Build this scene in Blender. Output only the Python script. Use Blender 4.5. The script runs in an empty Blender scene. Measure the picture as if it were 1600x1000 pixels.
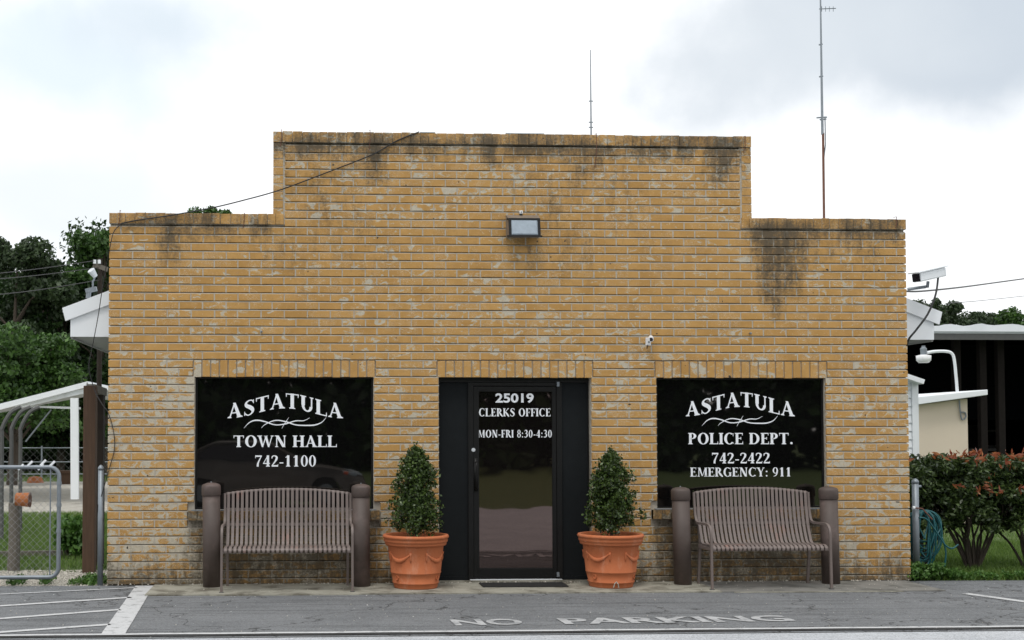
import bpy, bmesh, math, random
import numpy as np
from mathutils import Vector, Matrix
R = math.radians
random.seed(7)
scene = bpy.context.scene
col = scene.collection

# ------------------------------------------------------------------ camera
F = 1898.0                       # focal length in pixels of the 1600 px wide photograph
YAW, PITCH, SHIFT, DIST, EYE = R(2.6), R(2.0), 110.0, 13.0, 1.6
CX = 560.0                       # column of the principal point
CAM = Vector((-(800-CX)*DIST/F-DIST*math.sin(YAW), -DIST*math.cos(YAW), EYE))
cd = bpy.data.cameras.new('camera')
cd.sensor_width = 36; cd.lens = F*36/1600; cd.shift_y = SHIFT/1600; cd.shift_x = (800-CX)/1600
cd.clip_start = 0.1; cd.clip_end = 2000
cam = bpy.data.objects.new('camera', cd); col.objects.link(cam)
cam.location = CAM; cam.rotation_euler = (R(90)+PITCH, 0, -YAW)
scene.camera = cam
CR = cam.rotation_euler.to_matrix()
def ray(px, py):
    return CR @ Vector(((px-CX)/F, (500-py+SHIFT)/F, -1))
def P(px, py, y=0.0):            # surveyed point on the upright plane at depth y
    d = ray(px, py); t = (y-CAM.y)/d.y
    return CAM + d*t
def G(px, py, z=0.0):            # surveyed point on the ground
    d = ray(px, py); t = (z-CAM.z)/d.z
    return CAM + d*t
def SC(y):                       # metres per photo pixel at depth y
    return (y-CAM.y)/F

# ------------------------------------------------------------------ sky and sun
SUN_EL, SUN_AZ = R(66), R(150)
w = bpy.data.worlds.new('World'); scene.world = w; w.use_nodes = True
nt = w.node_tree; nt.nodes.clear()
def N(nt, t, **k):
    n = nt.nodes.new(t)
    for a, b in k.items(): setattr(n, a, b)
    return n
sky = N(nt, 'ShaderNodeTexSky', sky_type='NISHITA', sun_disc=False, sun_elevation=SUN_EL, sun_rotation=SUN_AZ)
tc = N(nt, 'ShaderNodeTexCoord'); mp = N(nt, 'ShaderNodeMapping'); mp.inputs['Scale'].default_value = (1, 1, 2.2)
mp.inputs['Location'].default_value = (0.35, 0.1, 0.62)
nz = N(nt, 'ShaderNodeTexNoise'); nz.inputs['Scale'].default_value = 2.6; nz.inputs['Detail'].default_value = 7; nz.inputs['Roughness'].default_value = .5
nz2 = N(nt, 'ShaderNodeTexNoise'); nz2.inputs['Scale'].default_value = 3.4; nz2.inputs['Detail'].default_value = 5
rp = N(nt, 'ShaderNodeValToRGB')
rp.color_ramp.elements[0].position = .22; rp.color_ramp.elements[0].color = (9.2, 9.7, 10.2, 1)
rp.color_ramp.elements[1].position = .42; rp.color_ramp.elements[1].color = (11.6, 11.8, 12.0, 1)
rp2 = N(nt, 'ShaderNodeMapRange'); rp2.inputs[1].default_value = .66; rp2.inputs[2].default_value = .86; rp2.inputs[3].default_value = 0; rp2.inputs[4].default_value = .55
mix = N(nt, 'ShaderNodeMixRGB'); bg = N(nt, 'ShaderNodeBackground'); bg.inputs[1].default_value = 0.1
out = N(nt, 'ShaderNodeOutputWorld')
L = nt.links.new
L(tc.outputs['Generated'], mp.inputs[0]); L(mp.outputs[0], nz.inputs['Vector']); L(mp.outputs[0], nz2.inputs['Vector'])
L(nz.outputs[0], rp.inputs[0]); L(nz2.outputs[0], rp2.inputs[0])
L(rp2.outputs[0], mix.inputs[0]); L(rp.outputs[0], mix.inputs[1]); L(sky.outputs[0], mix.inputs[2])
def cloud(px, py, rad, c, prev, amt):
    d = ray(px, py).normalized()
    v = N(nt, 'ShaderNodeVectorMath', operation='SUBTRACT'); L(tc.outputs['Generated'], v.inputs[0]); v.inputs[1].default_value = d
    v2 = N(nt, 'ShaderNodeVectorMath', operation='MULTIPLY'); L(v.outputs[0], v2.inputs[0]); v2.inputs[1].default_value = (1, 1, 2.3)
    ln = N(nt, 'ShaderNodeVectorMath', operation='LENGTH'); L(v2.outputs[0], ln.inputs[0])
    q = N(nt, 'ShaderNodeTexNoise'); q.inputs['Scale'].default_value = 9; q.inputs['Detail'].default_value = 6; L(tc.outputs['Generated'], q.inputs['Vector'])
    a = N(nt, 'ShaderNodeMath', operation='MULTIPLY_ADD'); L(q.outputs[0], a.inputs[0]); a.inputs[1].default_value = -rad*1.6; L(ln.outputs['Value'], a.inputs[2])
    m_ = N(nt, 'ShaderNodeMapRange', interpolation_type='SMOOTHSTEP'); L(a.outputs[0], m_.inputs[0]); m_.inputs[1].default_value = rad*.45; m_.inputs[2].default_value = -rad*.45; m_.inputs[3].default_value = 0; m_.inputs[4].default_value = amt
    x = N(nt, 'ShaderNodeMixRGB'); L(m_.outputs[0], x.inputs[0]); L(prev, x.inputs[1]); x.inputs[2].default_value = (*c, 1)
    return x.outputs[0]
sk = cloud(1450, 20, .20, (6.5, 7.2, 8.0), mix.outputs[0], 1)
sk = cloud(1250, 60, .12, (7.6, 8.2, 8.8), sk, .8)
sk = cloud(110, 90, .13, (8.6, 9.6, 10.3), sk, 1)
sk = cloud(250, 40, .09, (8.0, 8.9, 9.7), sk, 1)
sk = cloud(60, 300, .11, (9.0, 9.6, 10.0), sk, .8)
L(sk, bg.inputs[0]); L(bg.outputs[0], out.inputs[0])
sd = bpy.data.lights.new('sun', 'SUN'); sd.energy = 1.3; sd.angle = R(16); sd.color = (1, .96, .9)
so = bpy.data.objects.new('sun', sd); col.objects.link(so); so.rotation_euler = (R(90)-SUN_EL, 0, R(-20))
scene.view_settings.view_transform = 'Standard'; scene.view_settings.look = 'None'
scene.view_settings.exposure = 0.0; scene.view_settings.gamma = 1; scene.view_settings.use_curve_mapping = False
scene.cycles.max_bounces = 6; scene.cycles.transparent_max_bounces = 8

# ------------------------------------------------------------------ materials
def principled(name):
    m = bpy.data.materials.new(name); m.use_nodes = True
    return m, m.node_tree, m.node_tree.nodes['Principled BSDF']
def noise(nt, vec, scale, detail=4, rough=.55, dist=0):
    n = N(nt, 'ShaderNodeTexNoise'); n.inputs['Scale'].default_value = scale; n.inputs['Detail'].default_value = detail
    n.inputs['Roughness'].default_value = rough; n.inputs['Distortion'].default_value = dist
    nt.links.new(vec, n.inputs['Vector']); return n.outputs[0]
def maprange(nt, v, a, b, c=0., d=1.):
    n = N(nt, 'ShaderNodeMapRange'); n.interpolation_type = 'SMOOTHSTEP'
    nt.links.new(v, n.inputs[0])
    for i, q in enumerate((a, b, c, d)): 
        if hasattr(q, 'node'): nt.links.new(q, n.inputs[i+1])
        else: n.inputs[i+1].default_value = q
    return n.outputs[0]
def mathn(nt, op, a, b=None):
    n = N(nt, 'ShaderNodeMath', operation=op)
    for i, q in enumerate((a, b)):
        if q is None: continue
        if hasattr(q, 'node'): nt.links.new(q, n.inputs[i])
        else: n.inputs[i].default_value = q
    return n.outputs[0]
def mixc(nt, f, a, b, mode='MIX'):
    n = N(nt, 'ShaderNodeMixRGB', blend_type=mode)
    for i, q in enumerate((f, a, b)):
        if hasattr(q, 'node'): nt.links.new(q, n.inputs[i])
        elif i == 0: n.inputs[0].default_value = q
        else: n.inputs[i].default_value = (*q, 1)
    return n.outputs[0]
def position(nt, scale=None):
    g = N(nt, 'ShaderNodeNewGeometry').outputs['Position']
    if scale:
        m = N(nt, 'ShaderNodeMapping'); m.inputs['Scale'].default_value = scale; nt.links.new(g, m.inputs[0]); g = m.outputs[0]
    return g
def attr(nt, name):
    return N(nt, 'ShaderNodeAttribute', attribute_name=name).outputs['Fac']
def bump(nt, b, h, strength, dist=.01):
    n = N(nt, 'ShaderNodeBump'); n.inputs['Strength'].default_value = strength; n.inputs['Distance'].default_value = dist
    nt.links.new(h, n.inputs['Height']); nt.links.new(n.outputs[0], b.inputs['Normal'])
def simple(name, c, rough=.6, metal=0, var=.25, scale=12, bmp=.15, c2=None, thr=(.45, .7), ior=1.5, stretch=None):
    m, nt, b = principled(name)
    v = position(nt, stretch)
    n = noise(nt, v, scale, 6); n2 = noise(nt, v, scale*7, 4)
    base = mixc(nt, n, tuple(x*(1-var) for x in c), tuple(min(1, x*(1+var)) for x in c))
    if c2: base = mixc(nt, maprange(nt, n2 if thr[0] < 0 else noise(nt, v, scale*.6, 8, .65), abs(thr[0]), thr[1]), base, c2)
    nt.links.new(base, b.inputs['Base Color'])
    b.inputs['Roughness'].default_value = rough; b.inputs['Metallic'].default_value = metal; b.inputs['IOR'].default_value = ior
    if bmp: bump(nt, b, n2, bmp)
    return m
def glass_mat(name, ior, base, rough=.02, tint=(1, 1, 1), wave=.02):
    m, nt, b = principled(name)
    b.inputs['Base Color'].default_value = (*base, 1); b.inputs['Roughness'].default_value = rough
    b.inputs['IOR'].default_value = ior; b.inputs['Specular Tint'].default_value = (*tint, 1)
    bump(nt, b, noise(nt, position(nt), 1.6, 2), wave, .1)
    return m
def leaf_mat(name, dark, light, trans=.25, rough=.5):
    m = bpy.data.materials.new(name); m.use_nodes = True; nt = m.node_tree; b = nt.nodes['Principled BSDF']
    t = attr(nt, 'tone')
    c = mixc(nt, t, dark, light)
    nt.links.new(c, b.inputs['Base Color']); b.inputs['Roughness'].default_value = rough
    tr = N(nt, 'ShaderNodeBsdfTranslucent'); nt.links.new(c, tr.inputs[0])
    mx = N(nt, 'ShaderNodeMixShader'); mx.inputs[0].default_value = trans
    nt.links.new(b.outputs[0], mx.inputs[1]); nt.links.new(tr.outputs[0], mx.inputs[2])
    nt.links.new(mx.outputs[0], nt.nodes['Material Output'].inputs[0])
    return m
def grime_shade(nt, base, v, extra=None):
    st = attr(nt, 'stain_shade')
    n = mathn(nt, 'MULTIPLY', mathn(nt, 'ADD', noise(nt, v, 7, 8, .78), noise(nt, position(nt, (1, 1, .16)), 13, 5, .7)), .5); n2 = noise(nt, v, 45, 4, .7)
    f = mathn(nt, 'ADD', st, mathn(nt, 'MULTIPLY', mathn(nt, 'SUBTRACT', mathn(nt, 'ADD', n, mathn(nt, 'MULTIPLY', n2, .5)), .75), 2.3))
    f = mathn(nt, 'MULTIPLY', maprange(nt, f, .04, .9), maprange(nt, st, .02, .2))
    f = mathn(nt, 'MULTIPLY', f, .93)
    return mixc(nt, f, base, (.068, .052, .030))
def brick_mat():
    m, nt, b = principled('glazed_yellow_brick')
    v = position(nt); tone = attr(nt, 'tone'); chip = attr(nt, 'chip')
    base = mixc(nt, tone, (.375, .196, .044), (.475, .268, .074))
    base = mixc(nt, maprange(nt, noise(nt, v, 5, 5), .3, .7, 0, .55), base, (.56, .32, .10))
    base = mixc(nt, maprange(nt, noise(nt, v, 24, 5, .7), .52, .72, 0, .6), base, (.36, .20, .075))
    base = mixc(nt, maprange(nt, noise(nt, v, 120, 3, .7), .5, .8, 0, .5), base, (.33, .16, .05))
    vs = position(nt, (1, 1, 1.7))
    big = noise(nt, v, 1.1, 3)
    pn = noise(nt, vs, 8, 6, .6, .9)
    lim = mathn(nt, 'SUBTRACT', .765, mathn(nt, 'ADD', mathn(nt, 'MULTIPLY', big, .22), mathn(nt, 'MULTIPLY', chip, .20)))
    d = mathn(nt, 'SUBTRACT', pn, lim)
    patch = maprange(nt, d, 0., .02)
    rim = mathn(nt, 'MULTIPLY', maprange(nt, d, -.035, 0.), maprange(nt, d, .03, .0))
    pc = mixc(nt, noise(nt, v, 40, 3), (.36, .31, .23), (.58, .53, .42))
    base = mixc(nt, mathn(nt, 'MULTIPLY', maprange(nt, noise(nt, v, 60, 2), .4, .6), mathn(nt, 'MULTIPLY', rim, .6)), base, (.66, .52, .30))
    base = mixc(nt, patch, base, pc)
    sq = noise(nt, position(nt, (1, 1, 1.3)), 26, 3, .6, 1.6)
    line = maprange(nt, mathn(nt, 'ABSOLUTE', mathn(nt, 'SUBTRACT', sq, .5)), .016, .004)
    zone = maprange(nt, mathn(nt, 'ADD', noise(nt, v, 4.5, 4), mathn(nt, 'MULTIPLY', chip, .18)), .52, .62)
    sqm = mathn(nt, 'MULTIPLY', line, zone)
    base = mixc(nt, mathn(nt, 'MULTIPLY', sqm, .8), base, (.76, .68, .52))
    dots = maprange(nt, noise(nt, v, 60, 2), .68, .72)
    base = mixc(nt, mathn(nt, 'MULTIPLY', dots, .7), base, (.72, .64, .48))
    base = mixc(nt, maprange(nt, noise(nt, v, 17, 1), .785, .80), base, (.03, .02, .012))
    base = grime_shade(nt, base, v)
    nt.links.new(base, b.inputs['Base Color'])
    b.inputs['Roughness'].default_value = .62
    h = mathn(nt, 'ADD', mathn(nt, 'MULTIPLY', patch, -1.2), mathn(nt, 'ADD', mathn(nt, 'MULTIPLY', sqm, 1.), mathn(nt, 'MULTIPLY', noise(nt, v, 90, 4), .6)))
    bump(nt, b, h, .45, .004)
    return m
def mortar_mat():
    m, nt, b = principled('old_mortar')
    v = position(nt)
    base = mixc(nt, noise(nt, v, 30, 5), (.35, .315, .26), (.52, .475, .40))
    base = grime_shade(nt, base, v)
    nt.links.new(base, b.inputs['Base Color']); b.inputs['Roughness'].default_value = .95
    bump(nt, b, noise(nt, v, 70, 4), .6, .004)
    return m
def asphalt_mat(name, a, b_, streak=.5):
    m, nt, b = principled(name)
    v = position(nt)
    base = mixc(nt, maprange(nt, noise(nt, v, 1.1, 8, .7), .35, .65), a, b_)
    st = noise(nt, position(nt, (.16, 4.6, 1)), 1.9, 7, .68)
    base = mixc(nt, mathn(nt, 'MULTIPLY', maprange(nt, st, .50, .64), streak), base, tuple(x*.48 for x in a))
    st2 = noise(nt, position(nt, (.3, 7, 1)), 2.3, 6, .7)
    base = mixc(nt, mathn(nt, 'MULTIPLY', maprange(nt, st2, .55, .7), streak*.8), base, tuple(x*1.35 for x in b_))
    agg = N(nt, 'ShaderNodeTexVoronoi'); agg.inputs['Scale'].default_value = 95; nt.links.new(v, agg.inputs['Vector'])
    gr = N(nt, 'ShaderNodeSeparateColor'); nt.links.new(agg.outputs['Color'], gr.inputs[0])
    base = mixc(nt, maprange(nt, gr.outputs[0], .0, 1., 0, .32), base, tuple(x*1.7 for x in b_))
    base = mixc(nt, maprange(nt, gr.outputs[1], .70, 1., 0, .5), base, tuple(x*.35 for x in a))
    base = mixc(nt, maprange(nt, noise(nt, v, 26, 3, .8), .68, .74, 0, .8), base, tuple(x*.35 for x in a))
    base = mixc(nt, maprange(nt, noise(nt, position(nt, (1, .5, 1)), 31, 2), .755, .77), base, (.75, .75, .72))
    ck = N(nt, 'ShaderNodeTexVoronoi', feature='DISTANCE_TO_EDGE'); ck.inputs['Scale'].default_value = .55
    wv = N(nt, 'ShaderNodeVectorMath', operation='ADD'); nn = N(nt, 'ShaderNodeTexNoise'); nn.inputs['Scale'].default_value = 3; nn.inputs['Detail'].default_value = 7
    nt.links.new(v, nn.inputs['Vector']); nt.links.new(v, wv.inputs[0]); nt.links.new(nn.outputs['Color'], wv.inputs[1]); nt.links.new(wv.outputs[0], ck.inputs['Vector'])
    base = mixc(nt, mathn(nt, 'MULTIPLY', maprange(nt, ck.outputs['Distance'], .010, .002), streak), base, (.03, .03, .03))
    nt.links.new(base, b.inputs['Base Color']); b.inputs['Roughness'].default_value = .9
    bump(nt, b, agg.outputs['Distance'], .8, .006)
    return m
def paint_mat():
    m, nt, b = principled('worn_road_paint')
    v = position(nt)
    base = mixc(nt, noise(nt, v, 25, 4), (.40, .41, .42), (.60, .61, .62))
    worn = maprange(nt, mathn(nt, 'ADD', noise(nt, v, 7, 6, .7), mathn(nt, 'MULTIPLY', noise(nt, v, 90, 3, .7), .5)), .78, .98)
    base = mixc(nt, worn, base, (.16, .165, .17))
    nt.links.new(base, b.inputs['Base Color']); b.inputs['Roughness'].default_value = .8
    return m
def ground_mat(name, cols, scale=3, bmp=.5):
    m, nt, b = principled(name)
    v = position(nt)
    base = mixc(nt, maprange(nt, noise(nt, v, scale, 7, .65), .35, .65), cols[0], cols[1])
    base = mixc(nt, maprange(nt, noise(nt, v, scale*14, 5, .7), .45, .65, 0, .8), base, cols[2])
    nt.links.new(base, b.inputs['Base Color']); b.inputs['Roughness'].default_value = .95
    bump(nt, b, noise(nt, v, 40, 5, .7), bmp, .02)
    return m
def terracotta_mat():
    m, nt, b = principled('terracotta')
    v = position(nt)
    base = mixc(nt, noise(nt, v, 4, 6), (.43, .112, .040), (.57, .185, .072))
    base = mixc(nt, maprange(nt, noise(nt, position(nt, (1, 1, .35)), 9, 6, .7), .50, .78, 0, .5), base, (.60, .33, .22))
    base = mixc(nt, maprange(nt, noise(nt, v, 22, 6, .75), .55, .8, 0, .6), base, (.20, .07, .035))
    nt.links.new(base, b.inputs['Base Color']); b.inputs['Roughness'].default_value = .85
    bump(nt, b, noise(nt, v, 70, 4), .3, .004)
    return m
M = dict(
    brick=brick_mat(), mortar=mortar_mat(),
    glass=glass_mat('black_window_glass', 1.95, (.004, .004, .004), tint=(1, .93, .85), wave=.008),
    doorglass=glass_mat('tinted_door_glass', 2.2, (.006, .005, .005), tint=(1, .74, .68), wave=.02),
    letter=simple('white_vinyl_lettering', (.86, .89, .93), .5, var=.02, bmp=0),
    frame=simple('dark_bronze_frame', (.009, .009, .009), .35, var=.3, bmp=.03, ior=1.35),
    panel=simple('charcoal_panel', (.010, .012, .0135), .8, var=.2, bmp=.1, ior=1.25),
    bollard=simple('brown_bollard_paint', (.082, .061, .053), .6, var=.25, scale=5, bmp=.1, c2=(.14, .10, .09), thr=(.5, .7)),
    bench=simple('brown_bench_coating', (.165, .132, .120), .55, var=.2, scale=6, bmp=.1),
    benchseat=simple('faded_bench_coating', (.185, .150, .138), .55, var=.25, scale=5, bmp=.1, c2=(.28, .155, .125), thr=(.54, .75)),
    terracotta=terracotta_mat(),
    soil=simple('potting_soil', (.03, .02, .014), .95, bmp=.5),
    whitepaint=simple('white_painted_board', (.82, .85, .88), .55, var=.06, scale=3, bmp=.05, c2=(.55, .57, .58), thr=(.58, .8)),
    soffit=simple('grey_soffit', (.30, .30, .29), .8, var=.2, scale=6),
    galv=simple('galvanised_steel', (.25, .28, .31), .5, .55, var=.2, scale=15),
    wire=simple('grey_wire', (.30, .31, .31), .5, .4, var=.1),
    black=simple('black_cable', (.012, .012, .013), .5, bmp=0),
    rust=simple('rusty_steel', (.16, .07, .045), .8, var=.4, scale=20),
    darkwood=simple('dark_shaded_wood', (.022, .015, .010), .95, var=.4, scale=6, bmp=.5), wood=simple('weathered_brown_wood', (.085, .048, .028), .85, var=.45, scale=6, bmp=.5, stretch=(6, 6, .6)),  # darkwood: shade on the rear post and pole put into the colour
    greywood=simple('weathered_grey_wood', (.14, .125, .105), .9, var=.4, scale=6, bmp=.5, stretch=(6, 6, .6)),
    bark=simple('bark', (.07, .055, .042), .9, var=.4, scale=10, bmp=.6, stretch=(3, 3, .7)),
    concrete=simple('stained_concrete', (.31, .30, .25), .9, var=.3, scale=4.5, bmp=.7, c2=(.11, .10, .075), thr=(.44, .66)),
    darkslab=simple('dark_patched_slab', (.19, .185, .17), .9, var=.3, scale=5, bmp=.6, c2=(.09, .09, .08), thr=(.45, .68)),
    asphalt=asphalt_mat('lot_asphalt', (.122, .129, .137), (.165, .173, .182), .85),
    street=asphalt_mat('street_surface', (.36, .38, .405), (.44, .46, .485), .15),
    paint=paint_mat(), fadedpaint=simple('faded_lot_paint', (.42, .43, .44), .8, var=.2, scale=9, bmp=.3, c2=(.22, .23, .24), thr=(.44, .68)),
    crack=simple('tar_joint', (.03, .03, .03), .9),
    grassbase=ground_mat('turf', [(.055, .10, .022), (.09, .13, .035), (.10, .11, .045)]),
    gravel=ground_mat('pale_gravel', [(.38, .355, .31), (.50, .48, .43), (.24, .22, .18)], 3, 1.),
    stone=simple('pale_stone', (.52, .49, .43), .9, var=.3, scale=30),
    stucco=simple('cream_stucco', (.66, .57, .46), .8, var=.05, scale=2, bmp=.1, c2=(.55, .47, .37), thr=(.6, .85)),
    tin=simple('pale_metal_roof', (.62, .65, .68), .45, .1, var=.12, scale=2),
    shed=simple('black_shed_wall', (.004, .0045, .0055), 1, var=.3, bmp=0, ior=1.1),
    shedpost=simple('dark_oiled_post', (.014, .012, .011), .9, var=.3, ior=1.2), shedtrim=simple('dark_grey_metal', (.10, .10, .10), .6, var=.3),
    rubber=simple('rubber_mat', (.010, .010, .010), .8, bmp=.4),
    hose=simple('teal_hose', (.005, .085, .095), .4, var=.15, bmp=0),
    lampglass=simple('frosted_lamp_lens', (.33, .39, .45), .15, var=.25, scale=18, bmp=.05),
    lamphouse=simple('grimy_bronze_housing', (.20, .16, .125), .6, var=.35, scale=18),
    orange=simple('orange_plastic', (.62, .10, .03), .5),
    rustyorange=simple('rusty_orange_tin', (.36, .12, .035), .7, var=.4, scale=25),
    carpaint=simple('dark_grey_car_paint', (.17, .155, .15), .25, .2, var=.02, bmp=0),
    tyre=simple('tyre_rubber', (.02, .02, .02), .8, bmp=0),
    lens=simple('camera_lens', (.005, .004, .012), .1, bmp=0),
    leaf=leaf_mat('dark_tree_leaves', (.010, .026, .008), (.048, .105, .020)),
    leaf2=leaf_mat('mid_green_leaves', (.022, .060, .012), (.09, .19, .03)),
    leafgrey=leaf_mat('grey_green_leaves', (.022, .042, .018), (.075, .12, .045)),
    topiary=leaf_mat('topiary_leaves', (.010, .024, .006), (.12, .19, .04), .15, .35),
    hedge=leaf_mat('hedge_leaves', (.014, .030, .010), (.10, .155, .035), .15, .4),
    redleaf=leaf_mat('red_new_leaves', (.26, .055, .03), (.50, .20, .07), .3, .4),
    grass=leaf_mat('grass_blades', (.05, .11, .016), (.18, .28, .055), .3, .6),
    weed=leaf_mat('weed_leaves', (.04, .11, .018), (.14, .27, .05), .3, .5),
    weddot=simple('blue_white_paint', (.8, .82, .85), .4, bmp=0),
)

# ------------------------------------------------------------------ helpers
def tag(o, label=None, cat=None, group=None, kind=None):
    if label: o['label'] = label
    if cat: o['category'] = cat
    if group: o['group'] = group
    if kind: o['kind'] = kind
    return o
def wloc(o):
    v = Vector((0, 0, 0))
    while o is not None: v += o.location; o = o.parent
    return v
def thing(name, loc, label, cat, group=None):
    o = bpy.data.objects.new(name, None); o.empty_display_size = .2; col.objects.link(o); o.location = loc
    return tag(o, label, cat, group)
class MB:
    def __init__(s): s.v = []; s.f = []
    def add(s, vs, fs):
        n = len(s.v); s.v += [tuple(v) for v in vs]; s.f += [tuple(i+n for i in f) for f in fs]; return s
    def box(s, x0, x1, y0, y1, z0, z1):
        return s.add([(x0,y0,z0),(x1,y0,z0),(x1,y1,z0),(x0,y1,z0),(x0,y0,z1),(x1,y0,z1),(x1,y1,z1),(x0,y1,z1)],
                     [(0,3,2,1),(4,5,6,7),(0,1,5,4),(1,2,6,5),(2,3,7,6),(3,0,4,7)])
    def prism(s, pts, y0, y1):           # outline in x,z extruded along y
        n = len(pts)
        vs = [(x, y0, z) for x, z in pts] + [(x, y1, z) for x, z in pts]
        fs = [tuple(range(n)), tuple(range(2*n-1, n-1, -1))] + [(i, i+n, (i+1) % n+n, (i+1) % n) for i in range(n)]
        return s.add(vs, fs)
    def beam(s, a, b, w, h, up=(0, 0, 1)):
        a = Vector(a); b = Vector(b); d = (b-a).normalized(); u = Vector(up)
        r = d.cross(u)
        if r.length < 1e-4: r = d.cross(Vector((0, 1, 0)))
        r.normalize(); u = r.cross(d)
        vs = [p+r*sx*w/2+u*sz*h/2 for p in (a, b) for sx, sz in ((-1,-1),(1,-1),(1,1),(-1,1))]
        return s.add(vs, [(0,1,2,3),(7,6,5,4),(0,4,5,1),(1,5,6,2),(2,6,7,3),(3,7,4,0)])
    def tube(s, pts, r, n=8, cap=True):
        pts = [Vector(p) for p in pts]; rs = r if isinstance(r, (list, tuple)) else [r]*len(pts)
        base = len(s.v); ref = None
        for i, p in enumerate(pts):
            t = (pts[min(i+1, len(pts)-1)]-pts[max(i-1, 0)]).normalized()
            if ref is None: ref = t.orthogonal().normalized()
            ref = (ref-t*ref.dot(t))
            ref = ref.normalized() if ref.length > 1e-6 else t.orthogonal().normalized()
            q = t.cross(ref)
            for k in range(n):
                a = 2*math.pi*k/n; s.v.append(tuple(p+(ref*math.cos(a)+q*math.sin(a))*rs[i]))
        for i in range(len(pts)-1):
            for k in range(n):
                a = base+i*n+k; b = base+i*n+(k+1) % n; s.f.append((a, b, b+n, a+n))
        if cap:
            s.f.append(tuple(base+k for k in range(n-1, -1, -1))); e = base+(len(pts)-1)*n; s.f.append(tuple(e+k for k in range(n)))
        return s
    def lathe(s, prof, cx=0, cy=0, n=32, cap=True):
        base = len(s.v)
        for r, z in prof:
            for k in range(n):
                a = 2*math.pi*k/n; s.v.append((cx+r*math.cos(a), cy+r*math.sin(a), z))
        for i in range(len(prof)-1):
            for k in range(n):
                a = base+i*n+k; b = base+i*n+(k+1) % n; s.f.append((a, b, b+n, a+n))
        if cap:
            s.f.append(tuple(base+k for k in range(n-1, -1, -1))); e = base+(len(prof)-1)*n; s.f.append(tuple(e+k for k in range(n)))
        return s
    def build(s, name, mat, parent=None, smooth=False, attrs=None, bevel=0):
        if not s.v: return None
        V = np.array(s.v, dtype=float); lo = V.min(0); hi = V.max(0)
        c = (lo+hi)/2
        if parent is None: c[2] = lo[2]
        me = bpy.data.meshes.new(name); me.from_pydata((V-c).tolist(), [], s.f)
        if smooth: me.shade_smooth()
        me.materials.append(M[mat] if isinstance(mat, str) else mat)
        for k, a in (attrs or {}).items():
            at = me.attributes.new(k, 'FLOAT', 'POINT'); at.data.foreach_set('value', np.array(a, dtype=np.float32))
        o = bpy.data.objects.new(name, me); col.objects.link(o)
        if parent is not None:
            o.parent = parent; o.location = Vector(c)-wloc(parent)
        else: o.location = Vector(c)
        if bevel:
            b = o.modifiers.new('bevel', 'BEVEL'); b.width = bevel; b.segments = 2; b.limit_method = 'ANGLE'
        return o
def np_mesh(name, V, quads, mat, parent=None, tone=None, per=4):
    V = np.asarray(V, dtype=float); lo = V.min(0); hi = V.max(0); c = (lo+hi)/2
    if parent is None: c[2] = lo[2]
    me = bpy.data.meshes.new(name); me.vertices.add(len(V)); me.vertices.foreach_set('co', (V-c).astype(np.float32).ravel())
    nf = len(quads)//per
    me.loops.add(len(quads)); me.loops.foreach_set('vertex_index', np.asarray(quads, dtype=np.int32))
    me.polygons.add(nf); me.polygons.foreach_set('loop_start', np.arange(nf, dtype=np.int32)*per)
    me.update(calc_edges=True)
    me.materials.append(M[mat])
    if tone is not None:
        at = me.attributes.new('tone', 'FLOAT', 'POINT'); at.data.foreach_set('value', np.asarray(tone, dtype=np.float32))
    o = bpy.data.objects.new(name, me); col.objects.link(o)
    o.location = Vector(c)-(wloc(parent) if parent is not None else Vector())
    if parent is not None: o.parent = parent
    return o
rng = np.random.default_rng(5)
def leaves(C, size, name, mat, parent=None, aspect=.55, up=.35, seed=None):
    """one folded leaf (a rhombus of two sizes) at every point of C"""
    C = np.asarray(C); n = len(C)
    a = rng.normal(size=(n, 3)); a /= np.linalg.norm(a, axis=1)[:, None]
    b = rng.normal(size=(n, 3)); b[:, 2] += up; b -= a*(a*b).sum(1)[:, None]; b /= np.linalg.norm(b, axis=1)[:, None]
    s = size*rng.uniform(.55, 1.25, n)[:, None]
    V = np.stack([C-a*s*.5, C-b*s*.5*aspect, C+a*s*.5, C+b*s*.5*aspect], 1).reshape(-1, 3)
    t = np.repeat(np.clip(rng.beta(1.6, 2.6, n), 0, 1), 4)
    return np_mesh(name, V, np.arange(4*n), mat, parent, t)
def clump_points(centers, radii, n, squash=.75, shell=.5):
    centers = np.asarray(centers); radii = np.asarray(radii)
    idx = rng.choice(len(centers), n, p=radii**2/np.sum(radii**2))
    d = rng.normal(size=(n, 3)); d /= np.linalg.norm(d, axis=1)[:, None]
    r = radii[idx]*(rng.uniform(0, 1, n)**shell)
    p = centers[idx]+d*r[:, None]*np.array([1, 1, squash])
    return p

# ------------------------------------------------------------------ lettering (drawn here, serif roman capitals)
def lerp(a, b, t): return a+(b-a)*t
def spline(pts, n=8):
    out = []; p = [pts[0]]+list(pts)+[pts[-1]]
    for i in range(1, len(p)-2):
        for k in range(n):
            t = k/n; a, b, c, d = p[i-1], p[i], p[i+1], p[i+2]
            out.append(tuple(.5*((2*b[j])+(-a[j]+c[j])*t+(2*a[j]-5*b[j]+4*c[j]-d[j])*t*t+(-a[j]+3*b[j]-3*c[j]+d[j])*t**3) for j in range(len(b))))
    out.append(tuple(pts[-1])); return out
def stroke(pts, n=8):                # pts (x, y, width)
    q = spline(pts, n); o = []
    for i, (x, y, w_) in enumerate(q):
        a = q[max(i-1, 0)]; b = q[min(i+1, len(q)-1)]; dx, dy = b[0]-a[0], b[1]-a[1]; l = math.hypot(dx, dy) or 1
        o.append(((x-dy/l*w_/2, y+dx/l*w_/2), (x+dy/l*w_/2, y-dx/l*w_/2)))
    return o
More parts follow.
